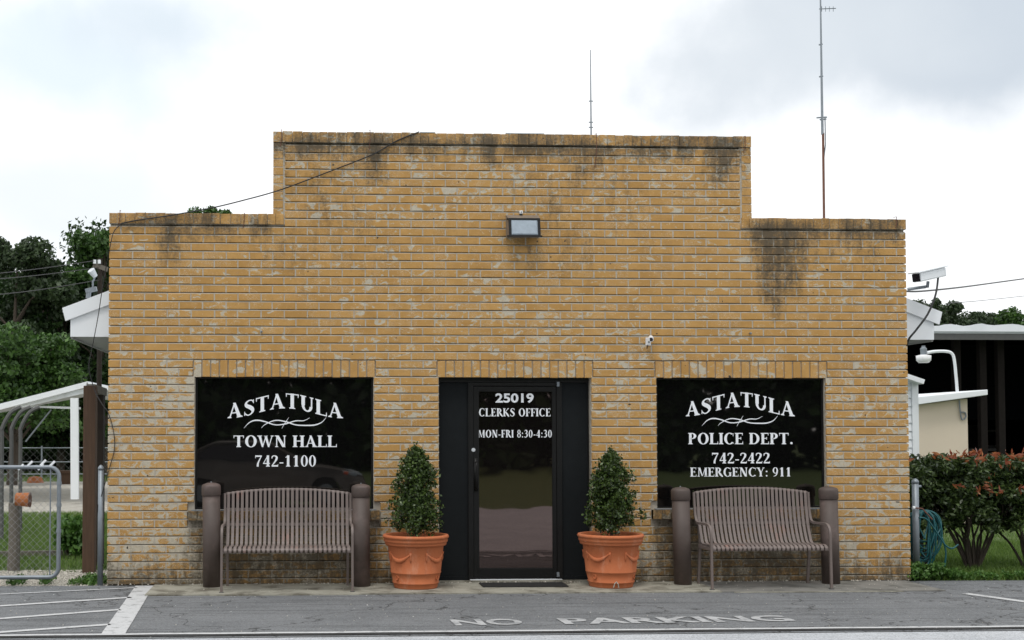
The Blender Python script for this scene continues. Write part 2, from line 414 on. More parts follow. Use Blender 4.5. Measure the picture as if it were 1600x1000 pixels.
def seg(x0, y0, x1, y1, w_, w1=None):
    w1 = w1 or w_; return [((x0-w_/2, y0), (x0+w_/2, y0)), ((x1-w1/2, y1), (x1+w1/2, y1))]
def hb(x0, x1, y, h): return [((x0, y-h/2), (x0, y+h/2)), ((x1, y-h/2), (x1, y+h/2))]
def ell(cx, cy, rx, ry, a0, a1, tx, ty, n=24):
    o = []
    for i in range(n+1):
        a = R(lerp(a0, a1, i/n)); c, s_ = math.cos(a), math.sin(a)
        o.append(((cx+rx*c, cy+ry*s_), (cx+(rx-tx)*c, cy+(ry-ty)*s_)))
    return o
def glyphs(T=.175, t=.075, sh=.055, se=.075):
    def ser(x, y, w_=T): # foot/head serif centred on x
        s = 1 if y < .5 else -1
        return [hb(x-w_/2-se, x+w_/2+se, y+s*sh/2, sh),
                [((x-w_/2-se*.45, y+s*sh), (x+w_/2+se*.45, y+s*sh)), ((x-w_/2, y+s*(sh+.05)), (x+w_/2, y+s*(sh+.05)))]]
    def stem(x, y0=0, y1=1): return [seg(x, y0, x, y1, T)]+ser(x, 0)+ser(x, 1)
    def beak(x, y, h, dirn): # vertical flick at an arm's end
        return [[((x-.02, y), (x+.02, y)), ((x-.035+dirn*.0, y+h), (x+.035, y+h))]]
    g = {}
    g['A'] = ([seg(.13, 0, .42, 1, .08), seg(.71, 0, .40, 1.0, T+.02, T*.75), hb(.20, .64, .33, .07)]+ser(.12, 0, .08)+ser(.72, 0, T), .88)
    g['T'] = ([seg(.40, 0, .40, 1, T), hb(.03, .77, .965, .07)]+ser(.40, 0)+[seg(.05, .76, .045, 1, .03, .07), seg(.75, .76, .755, 1, .03, .07)], .80)
    g['L'] = (stem(.17)+[hb(.17, .64, .035, .07), seg(.65, 0, .66, .26, .08, .03)], .70)
    g['I'] = (stem(.17), .34)
    g['H'] = (stem(.17)+stem(.70)+[hb(.17, .70, .52, .075)], .87)
    g['E'] = (stem(.17)+[hb(.17, .60, .035, .07), hb(.17, .58, .965, .07), hb(.17, .47, .52, .07), seg(.61, 0, .63, .24, .08, .03), seg(.59, 1, .60, .78, .07, .03), seg(.47, .40, .47, .64, .045)], .68)
    g['F'] = (stem(.17)+[hb(.17, .58, .965, .07), hb(.17, .47, .50, .07), seg(.59, 1, .60, .76, .07, .03), seg(.47, .38, .47, .62, .045)], .62)
    g['P'] = (stem(.17)+[ell(.30, .73, .34, .27, -90, 90, T, .07), hb(.17, .31, .495, .07), hb(.17, .31, .965, .07)], .68)
    g['R'] = (stem(.17)+[ell(.30, .74, .33, .26, -90, 90, T, .07), hb(.17, .31, .515, .07), hb(.17, .31, .965, .07), stroke([(.38, .50, .14), (.56, .24, T), (.74, .03, .14), (.82, .0, .05)])], .80)
    g['D'] = (stem(.17)+[ell(.34, .5, .48, .5, -90, 90, T+.01, .07), hb(.17, .35, .035, .07), hb(.17, .35, .965, .07)], .88)
    g['O'] = ([ell(.46, .5, .43, .52, 0, 360, T+.01, .065, 40)], .92)
    g['C'] = ([ell(.46, .5, .43, .52, 52, 318, T+.01, .065, 32), seg(.74, .98, .745, .70, .06, .03), seg(.76, .04, .765, .12, .05, .02)], .84)
    g['G'] = ([ell(.46, .5, .43, .52, 52, 300, T+.01, .065, 32), seg(.74, .98, .745, .70, .06, .03), seg(.73, .03, .73, .44, T*.9), hb(.58, .86, .44, .055)], .90)
    g['U'] = ([seg(.20, .36, .20, 1, T), seg(.70, .36, .70, 1, .08), ell(.43, .36, .318, .38, 180, 360, T*.8, .09)]+ser(.20, 1)+ser(.70, 1, .08), .88)
    g['N'] = ([seg(.16, 0, .16, 1, .08), seg(.74, 0, .74, 1, .08), seg(.19, 1, .70, 0, T+.03)]+ser(.16, 0, .08)+ser(.74, 1, .08)+[hb(.01, .2, .97, .06)], .90)
    g['M'] = ([seg(.16, 0, .18, 1, .08), seg(.90, 0, .88, 1, T), seg(.22, 1, .53, .05, T+.01, .09), seg(.53, .05, .86, 1, .06)]+ser(.15, 0, .08)+ser(.90, 0)+[hb(.06, .28, .97, .06), hb(.84, 1.05, .97, .06)], 1.08)
    g['W'] = ([seg(.14, 1, .36, 0, T, .12), seg(.62, 1, .36, 0, .07), seg(.58, 1, .82, 0, T, .12), seg(1.07, 1, .82, 0, .07)]+ser(.14, 1)+ser(1.07, 1, .07)+[hb(.46, .74, .97, .055)], 1.2)
    g['Y'] = ([seg(.41, 0, .41, .46, T), seg(.14, 1, .41, .42, T, T*.9), seg(.70, 1, .44, .42, .07)]+ser(.41, 0)+ser(.14, 1)+ser(.70, 1, .06), .82)
    g['K'] = (stem(.17)+[seg(.24, .42, .68, 1, .09), stroke([(.34, .56, .13), (.56, .26, T), (.74, .03, .16), (.82, .0, .06)])]+ser(.68, 1, .07), .84)
    g['S'] = ([stroke([(.60, .80, .05), (.50, .95, .07), (.32, .965, .08), (.17, .84, .13), (.20, .67, T), (.38, .53, T+.03), (.53, .37, T+.01), (.56, .19, .14), (.42, .04, .08), (.24, .03, .07), (.10, .19, .05)]),
               seg(.605, .72, .60, .97, .03, .06), seg(.085, .30, .09, .03, .03, .06)], .68)
    g['0'] = ([ell(.32, .5, .30, .51, 0, 360, T*.85, .055, 36)], .64)
    g['1'] = ([seg(.32, 0, .32, 1, T), stroke([(.10, .80, .05), (.22, .88, .07), (.30, .97, .06)])]+ser(.32, 0), .64)
    g['2'] = ([stroke([(.08, .72, .06), (.12, .90, .10), (.30, .965, .08), (.47, .86, T*.8), (.47, .68, T*.85), (.33, .42, .12), (.10, .10, .07)]), hb(.06, .58, .065, .13), seg(.56, 0, .60, .22, .08, .03)], .64)
    g['3'] = ([stroke([(.09, .82, .06), (.20, .95, .08), (.38, .93, T*.7), (.47, .75, T*.8), (.36, .58, .09), (.22, .535, .06)]), stroke([(.24, .54, .06), (.42, .50, .11), (.50, .29, T*.95), (.38, .08, .11), (.20, .03, .08), (.08, .12, .09)])], .64)
    g['4'] = ([seg(.43, 0, .43, 1, T*.95), seg(.06, .30, .42, .98, .07), hb(.02, .60, .28, .09)]+ser(.43, 0, T*.9), .64)
    g['7'] = ([hb(.06, .60, .93, .13), stroke([(.55, .90, .07), (.38, .55, .10), (.27, .25, .15), (.25, 0, .17)]), seg(.075, 1, .06, .74, .07, .03)], .64)
    g['8'] = ([ell(.32, .76, .24, .26, 0, 360, .13, .06, 28), ell(.32, .27, .29, .29, 0, 360, .155, .06, 28)], .64)
    g['9'] = ([ell(.31, .67, .28, .35, 0, 360, .155, .06, 32), stroke([(.51, .66, .13), (.48, .35, .13), (.34, .11, .09), (.12, .02, .05)])], .64)
    g['5'] = g['3']; g['6'] = g['9']
    g['-'] = ([hb(.04, .36, .33, .10)], .40)
    g[':'] = ([ell(.15, .08, .09, .09, 0, 360, .088, .088, 14), ell(.15, .56, .09, .09, 0, 360, .088, .088, 14)], .30)
    g['.'] = ([ell(.15, .09, .10, .10, 0, 360, .098, .098, 14)], .30)
    g[' '] = ([], .36)
    return g
GL = glyphs(T=.205, t=.085, sh=.06); GLB = glyphs(T=.21, t=.09, sh=.07, se=.06)
def lettering(txt, x0, x1, z0, cap, y, parent, G_=GL, arch=0., track=.05, mat='letter', label=None):
    pen = 0; words = [[]]
    for ch in txt:
        ss, adv = G_[ch]
        if ch == ' ': words.append([])
        words[-1] += [(pen, q) for q in ss]; pen += adv+track
    pen -= track; sx = (x1-x0)/pen
    for strips in words:
        mb = MB(); k = 0
        for off, s in strips:
            yy = y-.00025*(k % 6)-.0002; k += 1; vs = []
            for a, b in s:
                for q in (a, b):
                    X = (q[0]+off)*sx; u = X/(x1-x0)*2-1
                    vs.append((x0+X, yy, z0+q[1]*cap+arch*(1+math.cos(math.pi*u))/2))
            mb.add(vs, [(2*i, 2*i+1, 2*i+3, 2*i+2) for i in range(len(s)-1)])
        mb.build('lettering', mat, parent)
def builtin_text(txt, bold):
    cu = bpy.data.curves.new('txt', 'FONT'); cu.body = txt; cu.offset = bold; cu.size = 1; cu.resolution_u = 3
    o = bpy.data.objects.new('txt', cu); col.objects.link(o)
    dg = bpy.context.evaluated_depsgraph_get(); me = o.evaluated_get(dg).to_mesh()
    V = np.array([v.co[:] for v in me.vertices]); Fs = [tuple(p.vertices) for p in me.polygons]
    o.evaluated_get(dg).to_mesh_clear(); bpy.data.objects.remove(o)
    V[:, :2] -= V[:, :2].min(0); return V, Fs

# ================================================================== THE GROUND
def sheet(name, pts, z, mat, zb=.0):
    mb = MB(); n = len(pts)
    mb.add([(p[0], p[1], z) for p in pts], [tuple(range(n))])
    return tag(mb.build(name, mat), kind='structure')
sheet('ground', [(-600, -600), (600, -600), (600, 900), (-600, 900)], -.03, 'grassbase')
YL = G(800, 988).y                       # edge of the lot against the street
YA = G(800, 926).y                       # edge of the concrete apron
xa0 = G(240, 915).x; xa1 = P(1421, 905).x+.05
sheet('parking_lot', [(-60, YL-.55), (60, YL+.45), (60, .10), (xa1+.0, .02), (xa1-.3, .05), (xa0, .02), (-8, -.02), (-60, -.1)], -.012, 'asphalt')
sheet('street', [(-150, -13.1-1), (150, -12.6), (150, YL+.9), (60, YL+.45), (-60, YL-.55), (-150, YL-1.3)], -.016, 'street')
# apron: real low slab
xam = G(1105, 915).x
mb = MB(); mb.box(xa0, xam, YA, .02, -.02, .0); tag(mb.build('pavement', 'concrete'), kind='structure')
mb = MB(); mb.box(xam+.004, xa1-.1, YA, .02, -.02, -.002); tag(mb.build('pavement', 'darkslab'), kind='structure')
sheet('gravel_path', [(-30, -.05), (xa0+.1, .0), (xa0+.1, 1.35), (-30, 1.55)], -.022, 'gravel')
yg0, yg1 = G(60, 800).y, G(60, 752).y
sheet('gravel_road', [(-90, yg0), (-4, yg0-.5), (-4, yg1), (-90, yg1+3)], -.02, 'gravel')
# painted lines
def stripe(name, a, b, w0, w1=None):
    a = Vector(a[:2]); b = Vector(b[:2]); w1 = w1 or w0; d = (b-a).normalized(); r = Vector((d.y, -d.x))
    n = 14; mb = MB(); vs = []
    for i in range(n+1):
        t = i/n; p = a.lerp(b, t); w_ = lerp(w0, w1, t); j = random.uniform(-.002, .002)
        vs += [(*(p+r*(w_/2+j)), -.007), (*(p-r*(w_/2-j)), -.007)]
    mb.add(vs, [(2*i, 2*i+1, 2*i+3, 2*i+2) for i in range(n)])
    return tag(mb.build(name, 'paint'), kind='structure')
stripe('road_marking', G(226, 914), G(176, 990), .19)
stripe('road_marking', G(-40, 929), G(214, 917), .05)
stripe('road_marking', G(-40, 948), G(205, 932), .085)
stripe('road_marking', G(-40, 968), G(188, 951), .085)
stripe('road_marking', G(-40, 989), G(172, 974), .085)
stripe('road_marking', G(1508, 926), G(1640, 944), .11)
# the painted edge line, the tar joint and the lip of the street
def edge(name, off, w_, z, mat):
    mb = MB(); vs = []
    xs = np.linspace(-14, 14, 120)
    for x in xs:
        yb = YL+off+(x/60)*.5+.004*math.sin(x*7)+random.uniform(-.004, .004)
        vs += [(x, yb-w_/2, z), (x, yb+w_/2, z)]
    mb.add(vs, [(2*i, 2*i+2, 2*i+3, 2*i+1) for i in range(len(xs)-1)])
    return tag(mb.build(name, mat), kind='structure')
edge('road_marking', .13, .07, -.0065, 'paint')
edge('tar_joint', .035, .05, -.006, 'crack')
# NO PARKING
def ground_word(txt, pa, pb, depth):
    V, Fs = builtin_text(txt, .03)
    a, b = Vector(pa[:2]), Vector(pb[:2]); d = (b-a); L_ = d.length; d.normalize(); r = Vector((-d.y, d.x))
    sx = L_/V[:, 0].max(); sy = depth/V[:, 1].max(); mb = MB()
    mb.add([(*(a+d*v[0]*sx+r*v[1]*sy), -.0068) for v in V], Fs)
    return tag(mb.build('road_marking', 'fadedpaint'), 'worn white NO PARKING lettering on the asphalt', kind='structure')
ground_word('NO', G(712, 976), G(822, 974.5), .33)
ground_word('PARKING', G(884, 974), G(1246, 969), .33)
# concrete wheel-smoothed edge line along the apron at the right bench
mb = MB(); mb.box(G(1150, 925).x, G(1420, 925).x, YA-.035, YA-.001, -.012, -.004); mb.build('kerb_strip', 'concrete')['kind'] = 'structure'
mb = MB(); mb.box(G(330, 925).x, G(560, 925).x, YA-.03, YA-.001, -.012, -.004); mb.build('kerb_strip', 'concrete')['kind'] = 'structure'

# ================================================================== THE TOWN HALL
XL = P(168, 800).x; XR = P(1421, 800).x
ZS_L = P(300, 333).z; ZS_R = P(1290, 342).z; ZS = (ZS_L+ZS_R)/2
ZT = P(800, 210).z
UX0 = P(427, 270).x; UX1 = P(1173, 270).x
OP = [ # x0, x1, z0, z1
    [P(304.5, 690).x, P(583.5, 690).x, P(440, 798).z, P(440, 590).z],
    [P(686, 750).x, P(924, 750).x, -.05, P(805, 590).z],
    [P(1026.5, 690).x, P(1290, 690).x, P(1160, 792).z, P(1160, 588).z]]
ZO = sum(o[3] for o in OP)/3
for o in OP: o[3] = ZO
ZW = (OP[0][2]+OP[2][2])/2
OP[0][2] = OP[2][2] = ZW
CH, BP = .0892, .2480
HC = 2*CH
CPH = .118                              # coping height
TH = .24                                # wall thickness
hall = thing('town_hall', ((XL+XR)/2, 0, 0), 'yellow brick town hall with stepped parapet, black windows and central door', 'building')
stains = []
def st(px, py0, py1, wpx, s, flat=.35): stains.append((P(px, py0).x, P(px, py0).z, P(px, py1).z, wpx*SC(0), s, flat))
for a in [(585, 222, 300, 15, 1.0), (560, 222, 262, 22, .6), (655, 222, 250, 42, .8), (700, 222, 246, 20, .6), (765, 222, 268, 16, .95), (752, 222, 250, 30, .6),
          (912, 224, 300, 14, .75), (935, 226, 270, 10, .7), (895, 224, 262, 20, .7), (1010, 226, 250, 45, .55), (1070, 226, 256, 26, .75), (1118, 228, 300, 16, .9), (1140, 228, 280, 14, .95),
          (480, 222, 246, 34, .7), (850, 224, 248, 60, .5), (266, 348, 418, 15, .9), (240, 348, 362, 45, .55), (200, 348, 362, 18, .6), (290, 348, 380, 10, .5), (420, 348, 372, 16, .45),
          (1200, 356, 482, 18, 1.0), (1228, 356, 476, 20, .95), (1182, 356, 420, 12, .8), (1213, 400, 512, 10, .85), (1252, 356, 432, 14, .8), (1245, 356, 386, 26, .8),
          (1335, 356, 402, 12, .7), (1362, 356, 420, 9, .65), (1300, 356, 374, 24, .5), (1390, 356, 376, 16, .45), (808, 376, 420, 4, .5), (826, 376, 432, 3, .5), (812, 376, 392, 20, .4),
          (450, 222, 330, 6, .4), (1160, 228, 330, 6, .35)]: st(*a)
ZC_U, ZC_S = ZT-CPH, ZS-CPH
def stain_shade(x, z):
    s = 0
    for (cx, zt, zb, w_, a, fl) in stains:
        if z > zt+.05: continue
        u = abs(x-cx)/w_
        if u > 3: continue
        t = (zt-z)/(zt-zb)
        if t > 1.15: continue
        s = max(s, a*.98*math.exp(-u*u*.55)*(1-max(0, t))**.45 if t < 1 else 0)
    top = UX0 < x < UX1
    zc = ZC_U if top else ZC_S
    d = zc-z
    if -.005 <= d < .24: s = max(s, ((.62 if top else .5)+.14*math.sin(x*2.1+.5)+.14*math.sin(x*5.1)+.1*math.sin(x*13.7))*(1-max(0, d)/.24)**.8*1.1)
    if d < 0: s = max(s, .40+.12*math.sin(x*3.3+1)+.08*math.sin(x*11))
    if z < .28: s = max(s, .50*(1-z/.28)+.22)
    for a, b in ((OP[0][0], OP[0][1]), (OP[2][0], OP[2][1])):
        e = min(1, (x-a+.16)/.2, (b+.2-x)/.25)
        if e > 0 and z < .68: s = max(s, (.74-.35*abs(z-.3))*e)  # grime below the windows, deepened with painted shade behind the benches
    if z < .75: s = max(s, .30*(1-z/.75))
    s = max(s, (.12+.07*math.sin(x*2.3)+.04*math.sin(x*5.9+z*3))*max(0, min(1, (z-2.7)/.9)))
    return min(1, s*1.04)
def chipf(x, z):
    c = .15
    if z < ZO+.25: c += .30*(1 if z < ZO else .45)
    if x < OP[0][0]+.1: c += .25*(z < ZO+.1)
    if z > 3.9: c += .2
    c += .35*math.exp(-((x-.15)/1.1)**2-((z-2.75)/.4)**2)
    if z < .5: c += .2
    return c
def brick_geo(mb, at, x0, x1, z0, z1, proud=.0, segs=None, yb=.02, tone=None, base=0.0):
    """one brick: bevelled front face a little uneven, returned into the mortar"""
    b = .0035; y = base-.014-proud; n = segs or max(1, int(round((x1-x0)/.075)))
    if z1-z0 > .13: rows = 2
    else: rows = 1
    tn = .2+.6*random.random() if tone is None else tone
    j = lambda a: random.uniform(-a, a)
    tl, tr = j(.0012), j(.0012)
    def ring(inx, yy, jz):
        xs = [x0+inx]+[lerp(x0, x1, i/n) for i in range(1, n)]+[x1-inx]
        return [(x, yy+lerp(tl, tr, i/n), z0+inx+j(jz)) for i, x in enumerate(xs)], [(x, yy+lerp(tl, tr, i/n), z1-inx+j(jz)) for i, x in enumerate(xs)]
    fb, ft = ring(b, y, .0006); ob, ot = ring(0, y+b, .0013)
    base_i = len(mb.v); k = n+1
    ob2 = [(v[0], yb+base, v[2]) for v in ob]; ot2 = [(v[0], yb+base, v[2]) for v in ot]
    vs = fb+ft+ob+ot+ob2+ot2; fs = []
    for i in range(n):
        fs.append((i, i+1, k+i+1, k+i))
        fs.append((2*k+i, 2*k+i+1, i+1, i)); fs.append((k+i, k+i+1, 3*k+i+1, 3*k+i))
        fs.append((4*k+i, 4*k+i+1, 2*k+i+1, 2*k+i)); fs.append((3*k+i, 3*k+i+1, 5*k+i+1, 5*k+i))
    fs += [(0, k, 3*k, 2*k), (2*k, 3*k, 5*k, 4*k), (2*k-1, n, 3*k-1, 4*k-1), (4*k-1, 3*k-1, 5*k-1, 6*k-1)]
    mb.add(vs, fs)
    c = min(1, max(0, chipf((x0+x1)/2, (z0+z1)/2)+j(.25)))
    at['tone'] += [tn]*len(vs); at['chip'] += [c]*len(vs); at['stain_shade'] += [stain_shade(v[0], v[2]) for v in vs]
def new_at(): return dict(tone=[], chip=[], stain_shade=[])
def one_brick(name, *a, **k):
    mb = MB(); at = new_at(); brick_geo(mb, at, *a, **k); return mb.build(name, 'brick', hall, attrs=at)
# mortar wall: a fine sheet front (carries the same grime and painted bench shade) with thickness, in rectangles round the openings
def wall_rect(mb, at, x0, x1, z0, z1, y0=0.0, y1=TH):
    nx = max(1, int((x1-x0)/.06)); nz_ = max(1, int((z1-z0)/.045)); b0 = len(mb.v)
    vs = [(lerp(x0, x1, i/nx), y0, lerp(z0, z1, k/nz_)) for k in range(nz_+1) for i in range(nx+1)]
    fs = [(k*(nx+1)+i, k*(nx+1)+i+1, (k+1)*(nx+1)+i+1, (k+1)*(nx+1)+i) for k in range(nz_) for i in range(nx)]
    mb.add(vs, fs)
    vb = [(x0,y0,z0),(x1,y0,z0),(x1,y0,z1),(x0,y0,z1),(x0,y1,z0),(x1,y1,z0),(x1,y1,z1),(x0,y1,z1)]
    mb.add(vb, [(7,6,5,4),(0,4,5,1),(1,5,6,2),(2,6,7,3),(3,7,4,0)])
    at['stain_shade'] += [stain_shade(v[0], v[2]) for v in vs+vb]
mb = MB(); at = dict(stain_shade=[])
xs = [XL+.012, OP[0][0], OP[0][1], OP[1][0], OP[1][1], OP[2][0], OP[2][1], XR-.012]
for i in (0, 2, 4, 6): wall_rect(mb, at, xs[i], xs[i+1], -.05, ZO, .011)
for i in (0, 2): wall_rect(mb, at, OP[i][0], OP[i][1], -.05, ZW, .0112)
wall_rect(mb, at, XL+.012, XR-.012, ZO, ZC_S, .0114)
wall_rect(mb, at, UX0+.012, UX1-.012, ZC_S, ZC_U, .0116)
for o in OP: wall_rect(mb, at, o[0]-.024, o[1]+.024, ZO+.002, ZO+2*CH-.004, .0020, .0108)
for a_, b_ in ((UX0+.006, UX0+.132), (UX1-.132, UX1-.006)): wall_rect(mb, at, a_, b_, ZC_S+.002, ZC_U-.003, -.0105, .0109)
wall_mb, wall_at = mb, at
# stretcher courses
SLL = .30*BP
sold = [(o[0]-.02, o[1]+(.02)) for o in OP]
bricks = []
k0 = int(math.floor((0+.05-ZO)/CH))
COLW = .118
for k in range(-26, 40):
    z0 = ZO+k*CH; z1 = z0+CH
    if z1 < .015 or z0 > ZC_U-.02: continue
    g = .0078
    a, b = z0+g, z1-g
    iv = []
    if z0 < ZC_S-.02:
        iv = [(XL, XR)]; b2 = min(b, ZC_S-.004)
        if z1 > ZC_S+.001 and z0 < ZC_S:
            mid = (UX0+COLW, UX1-COLW)
            iv = [(XL, mid[0]-.005), (mid[1]+.005, XR)]
            bricks_row_split = mid
        else: bricks_row_split = None
        tops = b2
    else:
        iv = [(UX0+COLW, UX1-COLW)]; tops = min(b, ZC_U-.004); bricks_row_split = None
    cut = []
    if k < 0:
        for o in OP:
            if z1 > o[2]+.01: cut.append((o[0], o[1]))
        if z0 < ZW and z1 > ZW-.105-.02:     # brick sills stand in these courses
            for i in (0, 2): cut.append((OP[i][0]-.07, OP[i][1]+.07))
    if k in (0, 1):
        cut += sold
    rows = [(iv, tops)]
    if bricks_row_split: rows.append(([bricks_row_split], b))
    for ivs, top in rows:
        for c0, c1 in cut:
            nv = []
            for x0, x1 in ivs:
                if c1 <= x0 or c0 >= x1: nv.append((x0, x1)); continue
                if c0 > x0: nv.append((x0, c0))
                if c1 < x1: nv.append((c1, x1))
            ivs = nv
        ph = XL+(BP*.5 if k % 2 else 0.)+.06*0
        for x0, x1 in ivs:
            js = [x0]; i = int(math.ceil((x0-ph)/BP))
            while ph+i*BP < x1:
                xj = ph+i*BP+random.uniform(-.004, .004)
                if xj-js[-1] > .055 and x1-xj > .055: js.append(xj)
                i += 1
            js.append(x1)
            for q in range(len(js)-1):
                l = js[q]+(.0062 if q or x0 > XL+.01 else 0); r = js[q+1]-(.0062 if q < len(js)-2 or x1 < XR-.01 else 0)
                if top-a > .018:
                    bricks.append((l, r, max(a, .002), top))
                    if q < len(js)-2:
                        vs = [(r-.0015, -.0110, a-.002), (r+.0139, -.0110, a-.002), (r+.0139, -.0110, top), (r-.0015, -.0110, top)]
                        wall_mb.add(vs, [(0, 1, 2, 3)]); wall_at['stain_shade'] += [stain_shade(v[0], v[2])*.8 for v in vs]
            if top == b or top < b:
                zt2 = min(top+.0160, ZC_U if ivs else ZC_S)
                nn = max(1, int((x1-x0)/.09)); ed = .0 if x0 > XL+.01 else .012; er = .0 if x1 < XR-.01 else .012
                vs = []
                for q in range(nn+1):
                    x = lerp(x0+ed, x1-er, q/nn); vs += [(x, -.0125+random.uniform(-.0010, .0006), top-.001), (x, -.0110+random.uniform(-.001, .001), lerp(top, zt2, .44+random.uniform(-.07, .07))), (x, .0105, lerp(top, zt2, .60))]
                wall_mb.add(vs, [(3*q+e, 3*q+3+e, 3*q+4+e, 3*q+1+e) for q in range(nn) for e in (0, 1)]); wall_at['stain_shade'] += [stain_shade(v[0], v[2])*.8 for v in vs]
def app(b):
    x, z = (b[0]+b[1])/2, (b[2]+b[3])/2
    return (b[1]-b[0])*(b[3]-b[2])/((x-CAM.x)**2+CAM.y**2+(z-EYE)**2)
wall_mb.build('wall', 'mortar', hall, attrs=wall_at)
bricks.sort(key=app, reverse=True)
for b in bricks[:300]: one_brick('brick', *b, proud=random.uniform(-.0015, .002))
mb = MB(); at = new_at()
for b in bricks[300:]: brick_geo(mb, at, *b, proud=random.uniform(-.0015, .002))
tag(mb.build('brickwork', 'brick', hall, attrs=at), kind='stuff')
# soldier courses over the openings
for x0, x1 in sold:
    n = int(round((x1-x0)/.0935)); 
    for i in range(n):
        a = lerp(x0, x1, i/n)+.0065; b = lerp(x0, x1, (i+1)/n)-.0065
        one_brick('brick', a, b, ZO-.004+random.uniform(-.004, .003), ZO+2*CH-.006, proud=random.uniform(-.001, .002), segs=1)
# edge columns of the upper parapet
z = ZS-CPH+.0
zz = ZC_S
while zz < ZC_U-.03:
    t = min(zz+CH, ZC_U)
    for a, b in ((UX0, UX0+COLW-.012), (UX1-COLW+.012, UX1)):
        one_brick('brick', a, b, zz+.004, t-.005, proud=random.uniform(0, .003), segs=2)
    zz += CH
# coping: rowlock bricks standing proud of the wall, deep as the wall
def coping(x0, x1, z0, h):
    n = int(round((x1-x0)/.0985)); w_ = [random.uniform(.85, 1.15) for _ in range(n)]; s = sum(w_); x = x0
    for i in range(n):
        xn = x+w_[i]/s*(x1-x0); mb = MB(); at = new_at()
        dz = random.uniform(-.003, .004)
        brick_geo(mb, at, x+.003, xn-.002, z0+.002, z0+h+dz, proud=.006+random.uniform(0, .004), segs=1, yb=TH+.015)
        nb = len(mb.v); tp = max(v[2] for v in mb.v)-.001
        mb.add([(x+.004, -.017, tp), (xn-.004, -.017, tp), (xn-.004, TH+.014, tp), (x+.004, TH+.014, tp)], [(0, 1, 2, 3)])
        for kk, v in (('tone', at['tone'][0]), ('chip', .2), ('stain_shade', .5)): at[kk] += [v]*4
        mb.build('coping_brick', 'brick', hall, attrs=at); x = xn
coping(XL-.004, UX0-.002+COLW, ZC_S, CPH-.003)
coping(UX1-COLW, XR+.004, ZC_S, CPH-.003)
coping(UX0-.004, UX1+.004, ZC_U, CPH)
mb = MB(); at = dict(stain_shade=[])
for x0, x1, z0 in ((XL+.004, UX0-.004, ZC_S), (UX1+.004, XR-.004, ZC_S), (UX0+.003, UX1-.003, ZC_U)):
    wall_rect(mb, at, x0, x1, z0, z0+CPH-.009, -.0165, TH+.006)
mb.build('coping_bed', 'mortar', hall, attrs=at)
# brick sills
for i in (0, 2):
    x0, x1 = OP[i][0]-.066, OP[i][1]+.066; n = int((x1-x0)/.098)
    for q in range(n):
        mb = MB(); at = new_at(); a, b = lerp(x0, x1, q/n)+.004, lerp(x0, x1, (q+1)/n)-.004
        brick_geo(mb, at, a, b, ZW-.112, ZW-.012, proud=.045, segs=1)
        nb = len(mb.v)
        at['stain_shade'] = [.62]*nb
        mb.build('sill_brick', 'brick', hall, attrs=at)
    mb = MB(); at = dict(stain_shade=[]); wall_rect(mb, at, x0+.004, x1-.004, ZW-.108, ZW-.016, -.045, -.001); at['stain_shade'] = [.5]*len(mb.v)
    mb.build('sill_bed', 'mortar', hall, attrs=at)
    mb = MB(); mb.box(OP[i][0]-.03, OP[i][1]+.03, -.052, .04, ZW-.0105, ZW-.001); mb.build('sill_flashing', 'galv', hall)
# windows
def window(i):
    x0, x1, z0, z1 = OP[i]
    x0 += .003; x1 -= .003; z0 += .001; z1 -= .003
    f = .018; y = .055
    mb = MB()
    mb.box(x0, x1, y-.012, y+.03, z0, z0+f); mb.box(x0, x1, y-.012, y+.03, z1-f, z1)
    mb.box(x0, x0+f, y-.0121, y+.03, z0+f, z1-f); mb.box(x1-f, x1, y-.0121, y+.03, z0+f, z1-f)
    w_ = mb.build('window', 'frame', hall)
    mb = MB(); mb.box(x0+f-.002, x1-f+.002, y, y+.008, z0+f-.002, z1-f+.002)
    mb.build('pane', 'glass', w_)
    return w_, y
w1, wy = window(0); w3, _ = window(2)
w1['label'] = 'black window lettered for the town hall'; w3['label'] = 'black window lettered for the police department'
def flourish(cx_px, cy_px, half_px, parent, y):
    c = P(cx_px, cy_px, y); s = half_px*SC(y)
    strips = []
    pt = lambda x, yy, w_: (x, yy, w_)
    strips.append(stroke([(-1, -.13, .006), (-.86, .01, .022), (-.70, .06, .032), (-.5, .03, .028), (-.25, -.05, .024), (0, -.03, .026), (.25, .045, .024), (.45, .05, .018), (.6, .12, .006)], 6))
    strips.append(stroke([(-.58, -.13, .006), (-.48, -.04, .016), (-.25, .055, .024), (0, .03, .026), (.25, -.05, .026), (.5, -.065, .030), (.72, -.055, .030), (.89, .01, .020), (1, .13, .006)], 6))
    strips.append(stroke([(-.08, -.14, .005), (-.02, -.03, .014), (.03, .04, .014), (.09, .13, .005)], 6))
    mb = MB()
    for k, st_ in enumerate(strips):
        vs = [(c.x+q[0]*s, y-.0003*(k+1), c.z+q[1]*s) for ab in st_ for q in ab]
        mb.add(vs, [(2*i, 2*i+1, 2*i+3, 2*i+2) for i in range(len(st_)-1)])
    mb.build('ornament', 'letter', parent)
def line(txt, px0, px1, pyb, pyt, y, parent, G_=GL, arch=0., track=.05):
    m = (px0+px1)/2
    zb, zt = P(m, pyb, y).z, P(m, pyt, y).z
    return lettering(txt, P(px0, pyb, y).x, P(px1, pyb, y).x, zb, zt-zb, y, parent, G_, arch*SC(y), track)
yl = wy-.0015
line('ASTATULA', 355.5, 535.5, 653.5, 630, yl, w1, arch=15.5)
flourish(445.5, 660.5, 64, w1, yl)
line('TOWN HALL', 364.5, 526.5, 698.5, 680.5, yl, w1)
line('742-1100', 398, 494, 729, 711.5, yl, w1)
line('ASTATULA', 1071.5, 1241.5, 650.5, 627.5, yl, w3, arch=15)
flourish(1156, 657.5, 61, w3, yl)
